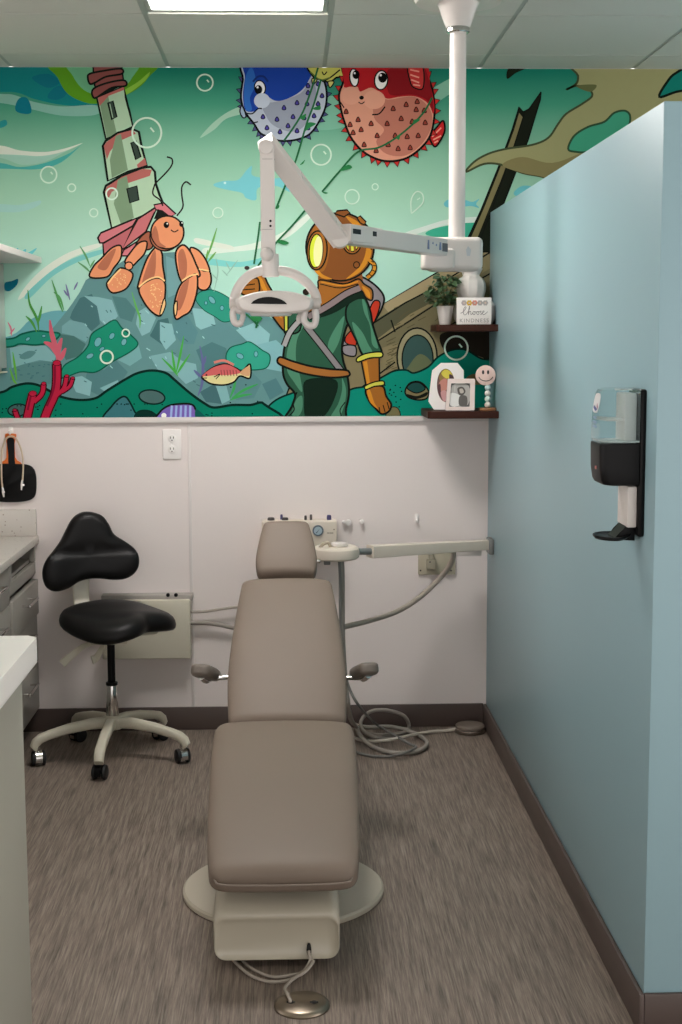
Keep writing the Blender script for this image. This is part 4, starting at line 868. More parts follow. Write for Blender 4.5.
# junction plate under the arm
a = at(435, 565, DW); t = thing('junction_box', (a.x, DW, a.z), 'cream junction plate with grey connector under the wall arm', 'junction box')
b = BM(); wbox(b, 418, 550, 455, 574, .0128, .003, -.0008); obj('back_plate', b, mat('junction_cream', (186, 178, 156), .45), t)
b = BM(); wbox(b, 425.5, 558, 435, 568, .03, .003, .012); wbox(b, 428, 552, 433, 558, .022, .002, .012); cn = obj('connector', b, mat('connector_grey', (158, 152, 134), .45), t)
b = BM(); q = at(430, 562, DW-.042); cyl(b, q, q+Vector((0, -.002, 0)), .003, 12); obj('screw', b, kd, cn)
b = BM()
for x in (420.5, 451): q = at(x, 570.5, DW-.012); cyl(b, q, q+Vector((0, -.002, 0)), .0035, 10)
obj('screw', b, kd, t)

# assistant arm: long cream arm from the blue partition to a round hub
a = at(486, 547, 5.42); t = thing('instrument_arm', (XR, 5.42, a.z), 'long cream instrument arm reaching from the blue partition to a round hub', 'dental arm')
A = at(487, 544.5, 5.45); B = at(370, 551.5, 5.17)
A.x = XR-.006
bar('arm', B, A, .046, .036, .05, .044, enamel_warm, t)
b = BM(); q = A; box(b, XR-.02, XR, 5.41, 5.49, q.z-.035, q.z+.025, .004, 2); obj('wall_bracket', b, mat('bracket_grey', (120, 122, 120), .4), t)
b = BM(); c0 = at(455, 552.5, 5.46); c1 = at(481, 551.5, 5.46); box(b, c0.x, c1.x, 5.44, 5.475, c0.z-.012, c0.z+.016, .003, 2); obj('support_block', b, enamel, t)
H = at(336, 551.5, 5.12)
b = BM(); C0 = at(356, 551.5, 5.14); cyl(b, C0, B+Vector((.01, .002, 0)), .0125, 18); obj('link_rod', b, mat('link_grey', (132, 136, 134), .35, .3), t, label='grey link rod')
hz0 = H.z
b = BM(); lathe(b, [(0, -.026), (.076, -.026), (.084, -.02), (.086, -.004), (.083, .012), (.074, .019), (0, .02)], H, 40); hb = obj('hub', b, enamel_warm, t)
b = BM(); lathe(b, [(0, .02), (.03, .02), (.032, .024), (.03, .032), (0, .033)], H+Vector((.012, 0, 0)), 28); obj('hub_cap', b, enamel, hb)
b = BM(); tube(b, [H+Vector((-.06, -.02, .016)), H+Vector((-.045, -.022, .032)), H+Vector((-.028, -.02, .034)), H+Vector((-.02, -.018, .018))], .006, 10); obj('hub_latch', b, mat('latch_tan', (170, 158, 138), .45), hb)
b = BM(); q = at(327, 561, 5.1); box(b, q.x-.012, q.x+.012, 5.08, 5.12, q.z-.012, H.z-.02, .003, 2); obj('instrument_holder', b, mat('bracket_grey', (120, 122, 120), .4), hb)
# supply hose sagging from the arm to behind the chair
b = BM(); tube(b, [at(453, 549, 5.40), at(453, 557, 5.42), at(449, 567, 5.45), at(438, 580, 5.48), at(420, 597, 5.46), at(398, 611, 5.40), at(372, 620, 5.30), at(350, 625.5, 5.2), at(334, 629, 5.12), at(318, 634, 5.04)], .0105, 12)
obj('supply_hose', b, cream_hose, t, label='thick pale hose sagging from the cream arm to behind the chair back')
# hoses hanging from the hub
zg = .012
b = BM(); tube(b, [H+Vector((.012, -.012, -.02)), at(341, 575, 5.10), at(341.5, 620, 5.10), at(343, 660, 5.09), at(345.5, 690, 5.07), at(348.5, 708, 5.05), fl(354, 724, .06), fl(366, 733, zg), fl(384, 735, zg), fl(402, 733, zg), fl(409, 727, zg), fl(404, 716, zg), fl(388, 710.5, zg), fl(372, 711, zg), fl(362, 719, zg), fl(362, 729, .03), fl(374, 737, .026), fl(392, 739, zg)], .0075, 12, k=10)
obj('suction_hose', b, grey_hose, t, label='grey hose hanging from the round hub, coiled in a ring on the floor')
b = BM(); tube(b, [H+Vector((.020, .002, -.02)), at(342.5, 580, 5.125), at(343, 640, 5.125), at(345.5, 680, 5.11), at(347.5, 700, 5.08), fl(352, 722, .05), fl(366, 727, .030), fl(392, 727, .030), fl(414, 733, .012), fl(426, 741, zg), fl(424, 748, zg), fl(410, 752.5, zg), fl(388, 752, zg), fl(370, 745, zg), fl(360, 735, .03), fl(356, 726, zg)], .0085, 12, k=10)
obj('suction_hose', b, grey_hose, t, label='thickest grey hose hanging from the hub, looping furthest across the floor')
b = BM(); tube(b, [H+Vector((.010, -.022, -.02)), at(340, 580, 5.085), at(340.5, 640, 5.07), at(344, 668, 5.04), at(350, 690, 5.03), at(360, 707, 5.02), fl(376, 724, .055), fl(394, 735, .04), fl(410, 744, .02), fl(416, 747, .014), fl(406, 752.5, .028), fl(392, 756, .008), fl(376, 756.5, .006), fl(362, 754, .006), fl(350, 750, .006)], .0052, 10, k=10)
obj('air_tube', b, dark_hose, t, label='thin dark tube falling from the hub across the hose coil')
# foot pedal
pc_ = Vector((at(470, 735, 5.50).x, 5.505, 0))
t = thing('foot_pedal', (pc_.x, pc_.y, 0), 'round brown foot pedal on the floor in the corner by the blue partition', 'foot pedal')
b = BM(); lathe(b, [(0, 0), (.060, 0), (.062, .004), (.062, .012), (.058, .016), (0, .016)], (pc_.x, pc_.y, 0), 40); obj('pedal_base', b, mat('pedal_base', (96, 84, 74), .4, .3), t)
b = BM(); lathe(b, [(0, .016), (.054, .016), (.0585, .019), (.0585, .027), (.053, .032), (0, .0335)], (pc_.x, pc_.y, 0), 40); obj('pedal_disc', b, mat('pedal_disc', (116, 104, 94), .45), t)
b = BM(); tube(b, [Vector((pc_.x-.055, pc_.y, .012)), fl(446, 730.5, .008), fl(428, 732, .0075), fl(405, 736.5, .030), fl(384, 740.5, .030), fl(366, 741, .0075), fl(350, 736, .0075), fl(338, 728, .0075)], .0065, 10); obj('cable', b, mat('pale_cable', (196, 188, 176), .5), t)

# ------------------------------------------------------------------ hand mirror and bib chain hanging left
MY = DW-.012
t = thing('hand_mirror', at(11, 434, DW), 'black hand mirror with orange edged handle hanging on the left wall', 'mirror')
def wpts(s, Y, n=4, closed=True): return [at(q.x, q.y, Y) for q in spline([Vector((x, y, 0)) for x, y in pts(s)], n, closed)]
b = BM(); prism(b, wpts("1,464 4,463.7 20,464 28,465 33,468 35.5,474 36.2,483 35.5,494 32,499 24,501.5 12,502.3 0,501.8 -8,499 -12,493 -12.5,481 -11,471 -7,466", MY), (0, 1, 0), .010, .003, 2); hd_ = obj('mirror_body', b, black_plastic, t)
b = BM(); prism(b, wpts("5.2,434 9,433.6 15.6,434 15.9,437 14.6,440 14.7,452 15.5,459 18,461 21.5,464 11,464.6 0.5,464 3,461 6,459.5 6.4,452 6.6,441 5.2,438", MY+.001, 3), (0, 1, 0), .008, .002, 2); obj('handle', b, mat('orange_plastic', (226, 112, 20), .4), t, label='orange handle')
b = BM(); prism(b, wpts("7,439.5 10.5,437.5 14,439.5 14.4,448 14.6,459 14.8,465 8.8,465 8.2,455 7.4,447", MY-.001, 4), (0, 1, 0), .003, .001, 1); obj('handle_grip', b, black_plastic, t, label='black grip inlay')
q = at(11, 431, DW); b = BM(); box(b, q.x-.009, q.x+.009, DW-.005, DW, q.z-.015, q.z+.016, .003, 2); tube(b, [q+Vector((0, -.004, .004)), q+Vector((0, -.014, -.006)), q+Vector((0, -.026, -.008)), q+Vector((0, -.030, .004))], .0042, 10)
tag(obj('wall_hook', b, bright_white), 'white hook above the black hand mirror', 'hook', 'white wall hooks')
t = thing('bib_chain', at(11, 436, DW-.03), 'beige bib cord with two metal clips draped over the black hand mirror', 'bib chain')
cy = DW-.022
b = BM(); tube(b, [at(x, y, cy) for x, y in ((2.4, 488), (1.6, 478), (1.4, 464), (2, 451), (4, 443), (7, 437.8), (11, 436.3), (15, 437.8), (19, 444), (22, 453), (23.2, 464), (23, 473), (22.4, 481))], .0034, 8); obj('cord', b, mat('beige_cord', (210, 190, 164), .7), t)
for (x, y, dx) in ((2.6, 489, 1.4), (22.2, 482, -.6)):
    b = BM(); a0 = at(x, y-2, cy); a1 = at(x+dx, y+8, cy); d = (a1-a0).normalized(); s = d.cross(Vector((0, 1, 0)))
    loft(b, [supsec(a0.lerp(a1, f), s, Vector((0, 1, 0)), w, .007, 4, 16) for f, w in ((0, .006), (.2, .010), (.5, .011), (.8, .009), (1, .007))]); box(b, a0.x-.002, a0.x+.009, cy-.006, cy-.003, (a0.z+a1.z)/2-.003, (a0.z+a1.z)/2+.004); obj('clip', b, chrome, t)

# ------------------------------------------------------------------ corner shelves and what stands on them
def shelf(zt, th, x0, yf, label):
    b = BM(); prism(b, [(x0, yf+.01, zt), (x0+.01, yf, zt), (XR, yf, zt), (XR, DW-.001, zt), (x0, DW-.001, zt)], (0, 0, -1), th, .002, 2); return tag(obj('corner_shelf', b, walnut), label, 'shelf', 'dark corner shelves')
YS1, YS2 = 5.36, 5.32
zu = at(460, 324.5, YS1).z; zl = at(460, 411.5, YS2).z
shelf(zu, .026, at(430.5, 326, DW).x, YS1, 'upper dark wood corner shelf holding the plant and sign'); shelf(zl, .027, at(421, 412, DW).x, YS2, 'lower dark wood corner shelf holding the picture frames')
# potted plant
pp = at(445, 325, 5.45); zp = zu+.0003
t = thing('potted_plant', (pp.x, 5.45, zp), 'small leafy green plant in a white tapered pot on the upper shelf', 'plant')
b = BM(); hp_ = at(445, 306, 5.45).z-zp
lathe(b, [(0, 0), (.020, 0), (.022, .003), (.0325, hp_-.002), (.034, hp_), (.031, hp_), (.029, hp_-.008), (0, hp_-.008)], (pp.x, 5.45, zp), 32); pot = obj('pot', b, enamel, t)
b = BM(); lathe(b, [(0, hp_-.009), (.029, hp_-.009), (0, hp_-.004)], (pp.x, 5.45, zp), 20); obj('soil', b, mat('soil', (40, 30, 24), .9, var=.4, vs=90), pot)
bl = BM(); bs = BM(); r2 = random.Random(11)
leafm = mat('leaf_green', (62, 86, 54), .4, var=.6, vs=22); stemm = mat('stem_green', (70, 84, 48), .6)
top = Vector((pp.x, 5.45, zp+hp_-.005))
for i in range(120):
    a = r2.uniform(0, 2*math.pi); el = r2.uniform(.02, 1); rr_ = r2.uniform(.02, .062)
    c = top+Vector((math.cos(a)*rr_-.006, math.sin(a)*rr_*.9, .006+.135*el*(1-.4*(rr_/.062)**2)))
    if c.x > pp.x+.038: continue
    d = Vector((math.cos(a), math.sin(a), r2.uniform(-.5, .5))).normalized(); s = d.cross(Vector((r2.uniform(-.6, .6), r2.uniform(-.9, .1), 1))).normalized(); n = s.cross(d)
    L = r2.uniform(.022, .036); W = L*r2.uniform(.34, .46)
    rows = []
    for f, w in ((0, .08), (.15, .6), (.4, 1), (.65, .85), (.85, .45), (1, .04)):
        m_ = c+d*(L*(f-.3))-n*(.010*f*f); rows.append([bl.verts.new(m_-s*(W*w)+n*.003*w), bl.verts.new(m_), bl.verts.new(m_+s*(W*w)+n*.003*w)])
    for k in range(5):
        for j in range(2): bl.faces.new((rows[k][j], rows[k][j+1], rows[k+1][j+1], rows[k+1][j]))
    if i % 4 == 0: tube(bs, [top, top.lerp(c, .5)+Vector((0, 0, .012)), c], .0014, 6, k=4)
obj('leaves', bl, leafm, t); obj('stem', bs, stemm, t)
# ribbed vase standing on a round bowl, hidden in part by the sign
vv = at(474, 325, 5.49)
t = thing('ribbed_vase', (vv.x-.003, 5.49, zp), 'white ribbed ceramic vase with flared neck behind the sign', 'vase')
vz = lambda y: at(472, y, 5.49).z-zp
lob = lambda a, z: 1-.07*abs(math.sin(a*5))**.6 if vz(299) < z < vz(277) else 1
vc = Vector((at(471, 300, 5.49).x, 5.49, zp))
b = BM(); lathe(b, [(0, 0), (.055, 0), (.072, .006), (.083, .025), (.086, .048), (.080, .072), (.062, .09), (.045, vz(299.5)), (0, vz(299.5))], Vector((at(476, 310, 5.49).x-.002, 5.49, zp)), 48); obj('vase_base', b, enamel, t)
b = BM(); pr = [(0, vz(299.4)), (.040, vz(299.4)), (.050, vz(297)), (.056, vz(291)), (.057, vz(287)), (.054, vz(282)), (.046, vz(278.5)), (.034, vz(276.6)), (.031, vz(275.6)), (.034, vz(273.5)), (.041, vz(270)), (.043, vz(268.6)), (.040, vz(268.6)), (.03, vz(273)), (0, vz(275))]
lathe(b, pr, vc, 80, lob=lob); obj('vase_body', b, enamel, t, ang=60)
# block sign
sx0, sx1 = at(457, 310, 5.385), at(491.5, 310, 5.385); sz1 = at(470, 297.5, 5.385).z
t = thing('block_sign', ((sx0.x+sx1.x)/2, 5.395, zp), 'white block sign with a flower row and the word Choose on the upper shelf', 'sign')
b = BM(); box(b, sx0.x, sx1.x, 5.385, 5.41, zp, sz1, .002, 2); sg = obj('block', b, mat('sign_white', (236, 230, 224), .5, var=.01), t)
fy_ = 5.3845; W_ = sx1.x-sx0.x; H_ = sz1-zp
for k, c in enumerate(((190, 178, 176), (236, 190, 60), (232, 150, 132), (180, 174, 170), (186, 178, 174))):
    b = BM(); cx_ = sx0.x+W_*(.20+.155*k); cz_ = zp+H_*.80
    for j in range(6): a = j*math.pi/3; cyl(b, (cx_+.0062*math.cos(a), fy_, cz_+.0062*math.sin(a)), (cx_+.0062*math.cos(a), fy_-.0008, cz_+.0062*math.sin(a)), .0046, 12)
    cyl(b, (cx_, fy_, cz_), (cx_, fy_-.0012, cz_), .004, 12, mi=1)
    obj('flower_print', b, [mat('petal_%d_%d_%d' % c, c, .6), mat('flower_centre', (214, 160, 90) if k == 1 else (220, 196, 180), .6)], sg, False)
# handwriting "Choose"
def stroke(bm, P, r, ox, oz, k): tube(bm, [(ox+x*k, fy_-.0006, oz+y*k) for x, y in P], r, 6, k=6)
b = BM(); k_ = W_*.118; ox, oz = sx0.x+W_*.10, zp+H_*.36
stroke(b, [(0, .35), (.5, .6), (1.0, 1.1), (1.35, 1.65), (1.2, 1.95), (.85, 1.5), (.7, .7), (.85, .1), (1.25, 0), (1.7, .45)], .0009, ox, oz, k_)
stroke(b, [(1.7, .45), (2.1, 1.2), (2.3, 1.9), (2.12, 1.95), (2.0, 1.0), (1.95, 0), (2.1, .6), (2.4, .85), (2.55, .6), (2.55, .1), (2.8, .1), (3.05, .45)], .0009, ox, oz, k_)
stroke(b, [(3.45, .75), (3.15, .75), (3.05, .3), (3.3, 0), (3.6, .25), (3.5, .75), (3.8, .65), (4.1, .8)], .0009, ox, oz, k_)
stroke(b, [(4.4, .75), (4.1, .75), (4.0, .3), (4.25, 0), (4.55, .25), (4.45, .75), (4.8, .7), (5.05, .95), (5.0, .5), (5.2, .15), (4.85, .05)], .0009, ox, oz, k_)
stroke(b, [(5.2, .2), (5.55, .5), (5.8, .75), (5.7, .95), (5.45, .7), (5.45, .2), (5.75, .0), (6.3, .4), (6.7, .75)], .0009, ox, oz, k_)
obj('handwriting', b, mat('sign_ink', (120, 112, 108), .6), sg, False)
cu = bpy.data.curves.new('lettering_curve', 'FONT'); cu.body = 'KINDNESS'; cu.size = H_*.20; cu.align_x = 'CENTER'; cu.extrude = .0004; cu.space_character = 1.25
to = bpy.data.objects.new('lettering_source', cu); COL.objects.link(to); dg_ = bpy.context.evaluated_depsgraph_get(); me = bpy.data.meshes.new_from_object(to.evaluated_get(dg_))
bpy.data.objects.remove(to); b = BM(); b.from_mesh(me); bpy.data.meshes.remove(me)
bmesh.ops.transform(b, verts=b.verts, matrix=Matrix.Translation(((sx0.x+sx1.x)/2, fy_-.0004, zp+H_*.08)) @ Matrix.Rotation(R(90), 4, 'X'))
obj('lettering', b, mat('sign_ink_pale', (160, 152, 148), .6), sg, False)
# picture frames
zl0 = zl+.0003
def framed(name, label, outer, inner, base_px, Y, th, lean, fm, pic):
    """outline in photo pixels on a leaning frame that stands on the shelf"""
    t = thing(name, (at(base_px[0], base_px[1], Y).x, Y, zl0), label, 'picture frame')
    zb_ = zl0
    o = [at(x, y, Y) for x, y in outer]; i = [at(x, y, Y) for x, y in inner]; mz = min(p.z for p in o)
    def ln(p, off=0): h = p.z-mz; return Vector((p.x, Y+lean*h+off, zb_+.002+h))
    bm = BM(); N = len(o); dep = (0, th)
    vo = [[bm.verts.new(ln(p, d)) for p in o] for d in dep]; vi = [[bm.verts.new(ln(p, d)) for p in i] for d in dep]
    for k in range(N):
        j = (k+1) % N
        bm.faces.new((vo[0][k], vo[0][j], vi[0][j], vi[0][k])); bm.faces.new((vo[1][k], vi[1][k], vi[1][j], vo[1][j]))
        bm.faces.new((vo[0][k], vo[1][k], vo[1][j], vo[0][j])); bm.faces.new((vi[0][k], vi[0][j], vi[1][j], vi[1][k]))
    bmesh.ops.recalc_face_normals(bm, faces=bm.faces); fr = obj('frame', bm, fm, t, False)
    bm = BM(); cx_ = sum(p.x for p in i)/N; cz_ = sum(p.z for p in i)/N
    ii = [Vector((cx_+(p.x-cx_)*1.04, p.y, cz_+(p.z-cz_)*1.04)) for p in i]; prism(bm, [ln(p, th*.55) for p in ii], (0, 1, 0), th*.4); pc = obj('picture', bm, mat(name+'_print_base', pic, .4), t, False)
    bm = BM(); pr_ = ln(o[0], th); tx = sum(p.x for p in o)/N; zt_ = max(p.z for p in o)-mz
    prism(bm, [(tx-.02, Y+th+.002, zb_+.001), (tx-.02, Y+th+lean*zt_*.6+.001, zb_+zt_*.6), (tx-.02, Y+th+lean*zt_*.6+.03, zb_+.001)], (1, 0, 0), .04); obj('easel_back', bm, mat('frame_backing', (90, 80, 72), .7), t, False)
    return t, pc, lambda x, y, off=0: ln(at(x, y, Y), th*.55-.0006-off)
def decal(par, f, shapes):
    for n, (c, s) in enumerate(shapes):
        b = BM(); P = [f(q.x, q.y, n*.0002) for q in (spline([Vector((x, y, 0)) for x, y in pts(s)], 4, True))]
        vs = [b.verts.new(p) for p in P]; 
        for tri in tessellate_polygon([[Vector((p.x, p.z, 0)) for p in P]]): 
            try: b.faces.new([vs[k] for k in tri])
            except ValueError: pass
        bmesh.ops.recalc_face_normals(b, faces=b.faces)
        yield c, b
def print_on(par, f, shapes):
    bb = BM(); ms = []
    for c, b in decal(par, f, shapes):
        me = bpy.data.meshes.new('tmp_print'); b.to_mesh(me); b.free(); st = len(bb.faces); bb.from_mesh(me); bpy.data.meshes.remove(me)
        if c not in ms: ms.append(c)
        bb.faces.ensure_lookup_table()
        for k in range(st, len(bb.faces)): bb.faces[k].material_index = ms.index(c)
    for fc in bb.faces:
        fc.normal_update()
        if fc.normal.y > 0: fc.normal_flip()
    obj('printed_image', bb, [mat('print_%d_%d_%d' % c, c, .45, var=.02) for c in ms], par, False)
wf = mat('frame_white', (238, 232, 228), .35, var=.01); pf = mat('frame_blush', (232, 214, 206), .35, var=.01)
def octo(o8, inn, n=6):
    return o8, inn
el_ = [(446.5+9.2*math.cos(2*math.pi*k/32+R(-90)+.0), 387+ (16.8*math.sin(2*math.pi*k/32+R(-90)))) for k in range(32)]
oc8 = [(442, 364.5), (458.5, 364.5), (464.5, 372), (464, 404), (459, 411), (434, 411), (428.8, 403), (433, 372)]
def onray(poly, c, d):
    best = None
    for k in range(len(poly)):
        (x1, y1), (x2, y2) = poly[k], poly[(k+1) % len(poly)]; ex_, ey_ = x2-x1, y2-y1; den = d[0]*ey_-d[1]*ex_
        if abs(den) < 1e-9: continue
        s_ = ((x1-c[0])*ey_-(y1-c[1])*ex_)/den; u_ = ((x1-c[0])*d[1]-(y1-c[1])*d[0])/den
        if s_ > 0 and -1e-6 <= u_ <= 1+1e-6: best = s_ if best is None else min(best, s_)
    return (c[0]+d[0]*best, c[1]+d[1]*best)
cc = (446.5, 387); oo = [onray(oc8, cc, (x-cc[0], y-cc[1])) for x, y in el_]
for (vx, vy) in oc8:      # snap nearest samples onto the true corners
    k = min(range(len(oo)), key=lambda i: (oo[i][0]-vx)**2+(oo[i][1]-vy)**2); oo[k] = (vx, vy)
t, pc2, f2 = framed('oval_picture_frame', 'white eight-sided frame with an oval family photo at the back of the lower shelf', oo, el_, (447, 411), 5.42, .012, .16, wf, (120, 86, 80))
print_on(pc2, f2, [((150, 120, 60), "440,378 444,371 450,371 454,377 448,384 442,384"), ((214, 200, 70), "442,375 446,371 451,373 453,378 447,380"), ((196, 132, 116), "440,384 446,380 450,386 446,392 440,392"), ((208, 160, 144), "449,388 454,386 455,394 450,396"), ((92, 50, 56), "438,388 441,386 441,398 439,396"), ((200, 150, 150), "441,394 446,392 448,399 444,403"), ((120, 130, 150), "447,396 453,395 451,402 447,403"), ((70, 44, 46), "450,376 454,378 455,386 451,384")])
sq = [(449, 380.5), (475, 380.5), (475.5, 381.5), (474.5, 411.5), (474, 412), (446, 412), (445.5, 411.5), (448.5, 381)]
si = [(452, 385), (470.5, 385), (470.8, 385.4), (470, 408), (469.6, 408.4), (449.6, 408.4), (449.2, 408), (451.6, 385.4)]
t, pc3, f3 = framed('square_picture_frame', 'small blush white frame with a grey photo in front of the oval frame', sq, si, (461, 411.5), 5.35, .014, .12, pf, (150, 146, 140))
print_on(pc3, f3, [((96, 96, 94), "450.5,386 470,386 469.5,408 449.8,408"), ((176, 172, 166), "453,387 469,387 468.5,406 451.5,406"), ((226, 224, 220), "451,395 460.5,397.5 459.5,407 450.5,407"), ((84, 78, 72), "458,390 463,388.5 466,393 463,397 459,396"), ((190, 180, 168), "460,391 463,390.5 464.2,394 461,395"), ((92, 88, 84), "460,398 467,398 467,407 459.5,407"), ((196, 192, 186), "455,387 456,387 455.6,393 454.8,393")])
# smiley stand
sm = at(487.5, 411, 5.40); t = thing('smiley_stand', (sm.x, 5.40, zl0), 'smiling pink disc on a stack of white beads beside the frames', 'ornament')
b = BM(); lathe(b, [(0, 0), (.034, 0), (.035, .003), (.035, .007), (.033, .010), (0, .010)], (sm.x, 5.40, zl0), 32); obj('wooden_base', b, mat('light_wood', (150, 104, 66), .5, var=.15, vs=40), t)
zb_ = zl0+.010
for k, c in enumerate(((226, 220, 208), (206, 226, 216), (226, 222, 214), (190, 214, 214))):
    b = BM(); r_ = .0118; sphere(b, (sm.x, 5.40, zb_+r_*.92*(2*k+1)), r_, 1, 1, .96); obj('bead', b, mat('bead_%d' % c[0]+'_%d' % c[2], c, .35), t)
zc_ = zb_+.0118*.92*8+.0355
fd = Vector((at(485.5, 376, 5.40).x, 5.392, zc_))
b = BM(); cyl(b, fd+Vector((0, .012, 0)), fd, .038, 44, .002); fc_ = obj('face_disc', b, mat('blush_disc', (236, 206, 194), .45, var=.01), t)
b = BM()
for dx in (-.0105, .0085): prism(b, [fd+Vector((dx+.0042*math.cos(a), 0, .012+.008*math.sin(a))) for a in [2*math.pi*k/16 for k in range(16)]], (0, -1, 0), .001)
tube(b, [fd+Vector((.027*math.sin(a), -.0006, -.001-.020*math.cos(a))) for a in [R(x) for x in range(-78, 79, 13)]], .0014, 8, k=2); obj('smile', b, mat('print_dark', (40, 32, 30), .5), fc_, False)

# ------------------------------------------------------------------ hand sanitizer dispenser on the partition
xd = XR; yn, yf_ = 3.105, 3.225
zz = lambda y: at(620, y, 3.13).z
t = thing('soap_dispenser', (XR, 3.165, zz(541)), 'black and clear hand sanitizer dispenser on the blue partition', 'dispenser')
def hexo(x0, x1, y0, y1, r):   # plan outline with rounded front (toward -x)
    out = [(x1, y0), (x1, y1)]
    for k in range(7): a = R(90+90*k/6); out.append((x0+r+r*math.cos(a), y1-r+r*math.sin(a)))
    for k in range(7): a = R(180+90*k/6); out.append((x0+r+r*math.cos(a), y0+r+r*math.sin(a)))
    return out
b = BM(); box(b, XR-.014, XR+.0008, yn, yf_, zz(536), zz(389), .006, 3); obj('back_plate', b, black_plastic, t)
b = BM(); xf = .684
def ring(z, x0, inset=0, r=.024): return [Vector((x, y, z)) for x, y in hexo(x0+inset, XR-.0145, yn+inset*.6, yf_-inset*.6, r)]
loft(b, [ring(zz(485), xf+.012, .008, .014), ring(zz(484), xf+.008, .002, .016), ring(zz(480), xf+.005, 0, .016), ring(zz(468), xf+.001, 0, .016), ring(zz(446), xf, 0, .016), ring(zz(443.5), xf+.001, 0, .016), ring(zz(443), xf+.006, .004, .016)]); ho = obj('pump_housing', b, black_plastic, t)
b = BM(); q = Vector((xf-.0002, 3.15, zz(468))); cyl(b, q+Vector((.006, 0, 0)), q+Vector((-.0015, 0, 0)), .004, 16); obj('indicator', b, mat('indicator_red', (190, 120, 116), .4), ho)
glass = bpy.data.materials.new('clear_tank_plastic'); glass.use_nodes = True; gp = glass.node_tree.nodes['Principled BSDF']
gp.inputs['Base Color'].default_value = rgb(214, 232, 234); gp.inputs['Transmission Weight'].default_value = .92; gp.inputs['IOR'].default_value = 1.12; gp.inputs['Roughness'].default_value = .06
b = BM(); loft(b, [ring(zz(442.8), xf+.002, 0, .018), ring(zz(436), xf, 0, .018), ring(zz(410), xf+.002, 0, .02), ring(zz(394), xf+.008), ring(zz(390), xf+.012), ring(zz(388.5), xf+.018, .006, .02)]); tk = obj('clear_tank', b, glass, t)
b = BM(); loft(b, [ring(zz(442), xf+.006, .003), ring(zz(440.5), xf+.004, .003)], True); obj('tank_rim', b, mat('tank_white', (220, 222, 218), .4), tk)
b = BM(); box(b, .738, .766, yn+.012, yf_-.015, zz(441), zz(393), .005, 2); box(b, .70, .766, yn+.02, yf_-.02, zz(421), zz(418.5), .002, 1); obj('refill_cartridge', b, mat('cartridge_white', (226, 220, 214), .4), tk)
# label on the front of the tank
def lxx(z): return xf+.001+(.006*max(0, (z-zz(410))/(zz(394)-zz(410))) if z > zz(410) else -.0005)
def onlab(P, off): return [(lxx(z)-off, y, z) for y, z in P]
b = BM(); prism(b, onlab([(3.165+.030*math.copysign(abs(math.cos(a))**.6, math.cos(a)), zz(403.5)+.022*math.copysign(abs(math.sin(a))**.6, math.sin(a))) for a in [2*math.pi*k/24 for k in range(24)]], .0006), (-1, 0, 0), .0006); lb = obj('front_label', b, mat('label_white', (222, 220, 220), .4), tk, False)
b = BM(); prism(b, onlab([(3.146, zz(409.5)), (3.184, zz(406)), (3.186, zz(408.5)), (3.160, zz(411.5))], .0014), (-1, 0, 0), .0006); obj('label_mark', b, mat('mark_blue', (52, 60, 130), .4), lb, False)
b = BM(); prism(b, onlab([(3.142, zz(407.5)), (3.156, zz(403.5)), (3.154, zz(406)), (3.146, zz(409))], .0014), (-1, 0, 0), .0006); obj('label_mark', b, mat('mark_red', (170, 84, 110), .4), lb, False)
for y0_, h_ in ((417, 2.4), (421.5, 2.8), (426, 2.4)):
    b = BM(); prism(b, onlab([(3.150, zz(y0_)), (3.184, zz(y0_)), (3.180, zz(y0_+h_)), (3.152, zz(y0_+h_))], .0006), (-1, 0, 0), .0006); obj('label_mark', b, mat('mark_pale_blue', (120, 146, 176), .4), tk, False)
b = BM(); box(b, XR-.036, XR-.0145, yn+.012, yf_-.012, zz(527), zz(486), .003, 2); obj('splash_guard', b, mat('guard_white', (220, 212, 206), .4), t)
b = BM(); N = 28; secs = []
for k, zf in ((.55, zz(541)), (.9, zz(540.2)), (1, zz(538)), (1.0, zz(536.5)), (.94, zz(536.2)), (.84, zz(538)), (.3, zz(538.6))):
    s = []
    for i in range(N):
        a = 2*math.pi*i/N; cx_ = .727; s.append(Vector((cx_+.043*k*math.cos(a), 3.165+.056*k*math.sin(a), zf+.010*max(0, math.cos(a))**2*(k > .8))))
    secs.append(s)
loft(b, secs); dt = obj('drip_tray', b, black_plastic, t)
b = BM(); prism(b, [(XR-.0142, 3.13, zz(541)), (XR-.0142, 3.13, zz(522)), (XR-.034, 3.13, zz(525)), (XR-.046, 3.13, zz(533)), (XR-.06, 3.13, zz(537.5)), (XR-.06, 3.13, zz(540))], (0, 1, 0), .07, .003, 2); obj('tray_bracket', b, black_plastic, t)

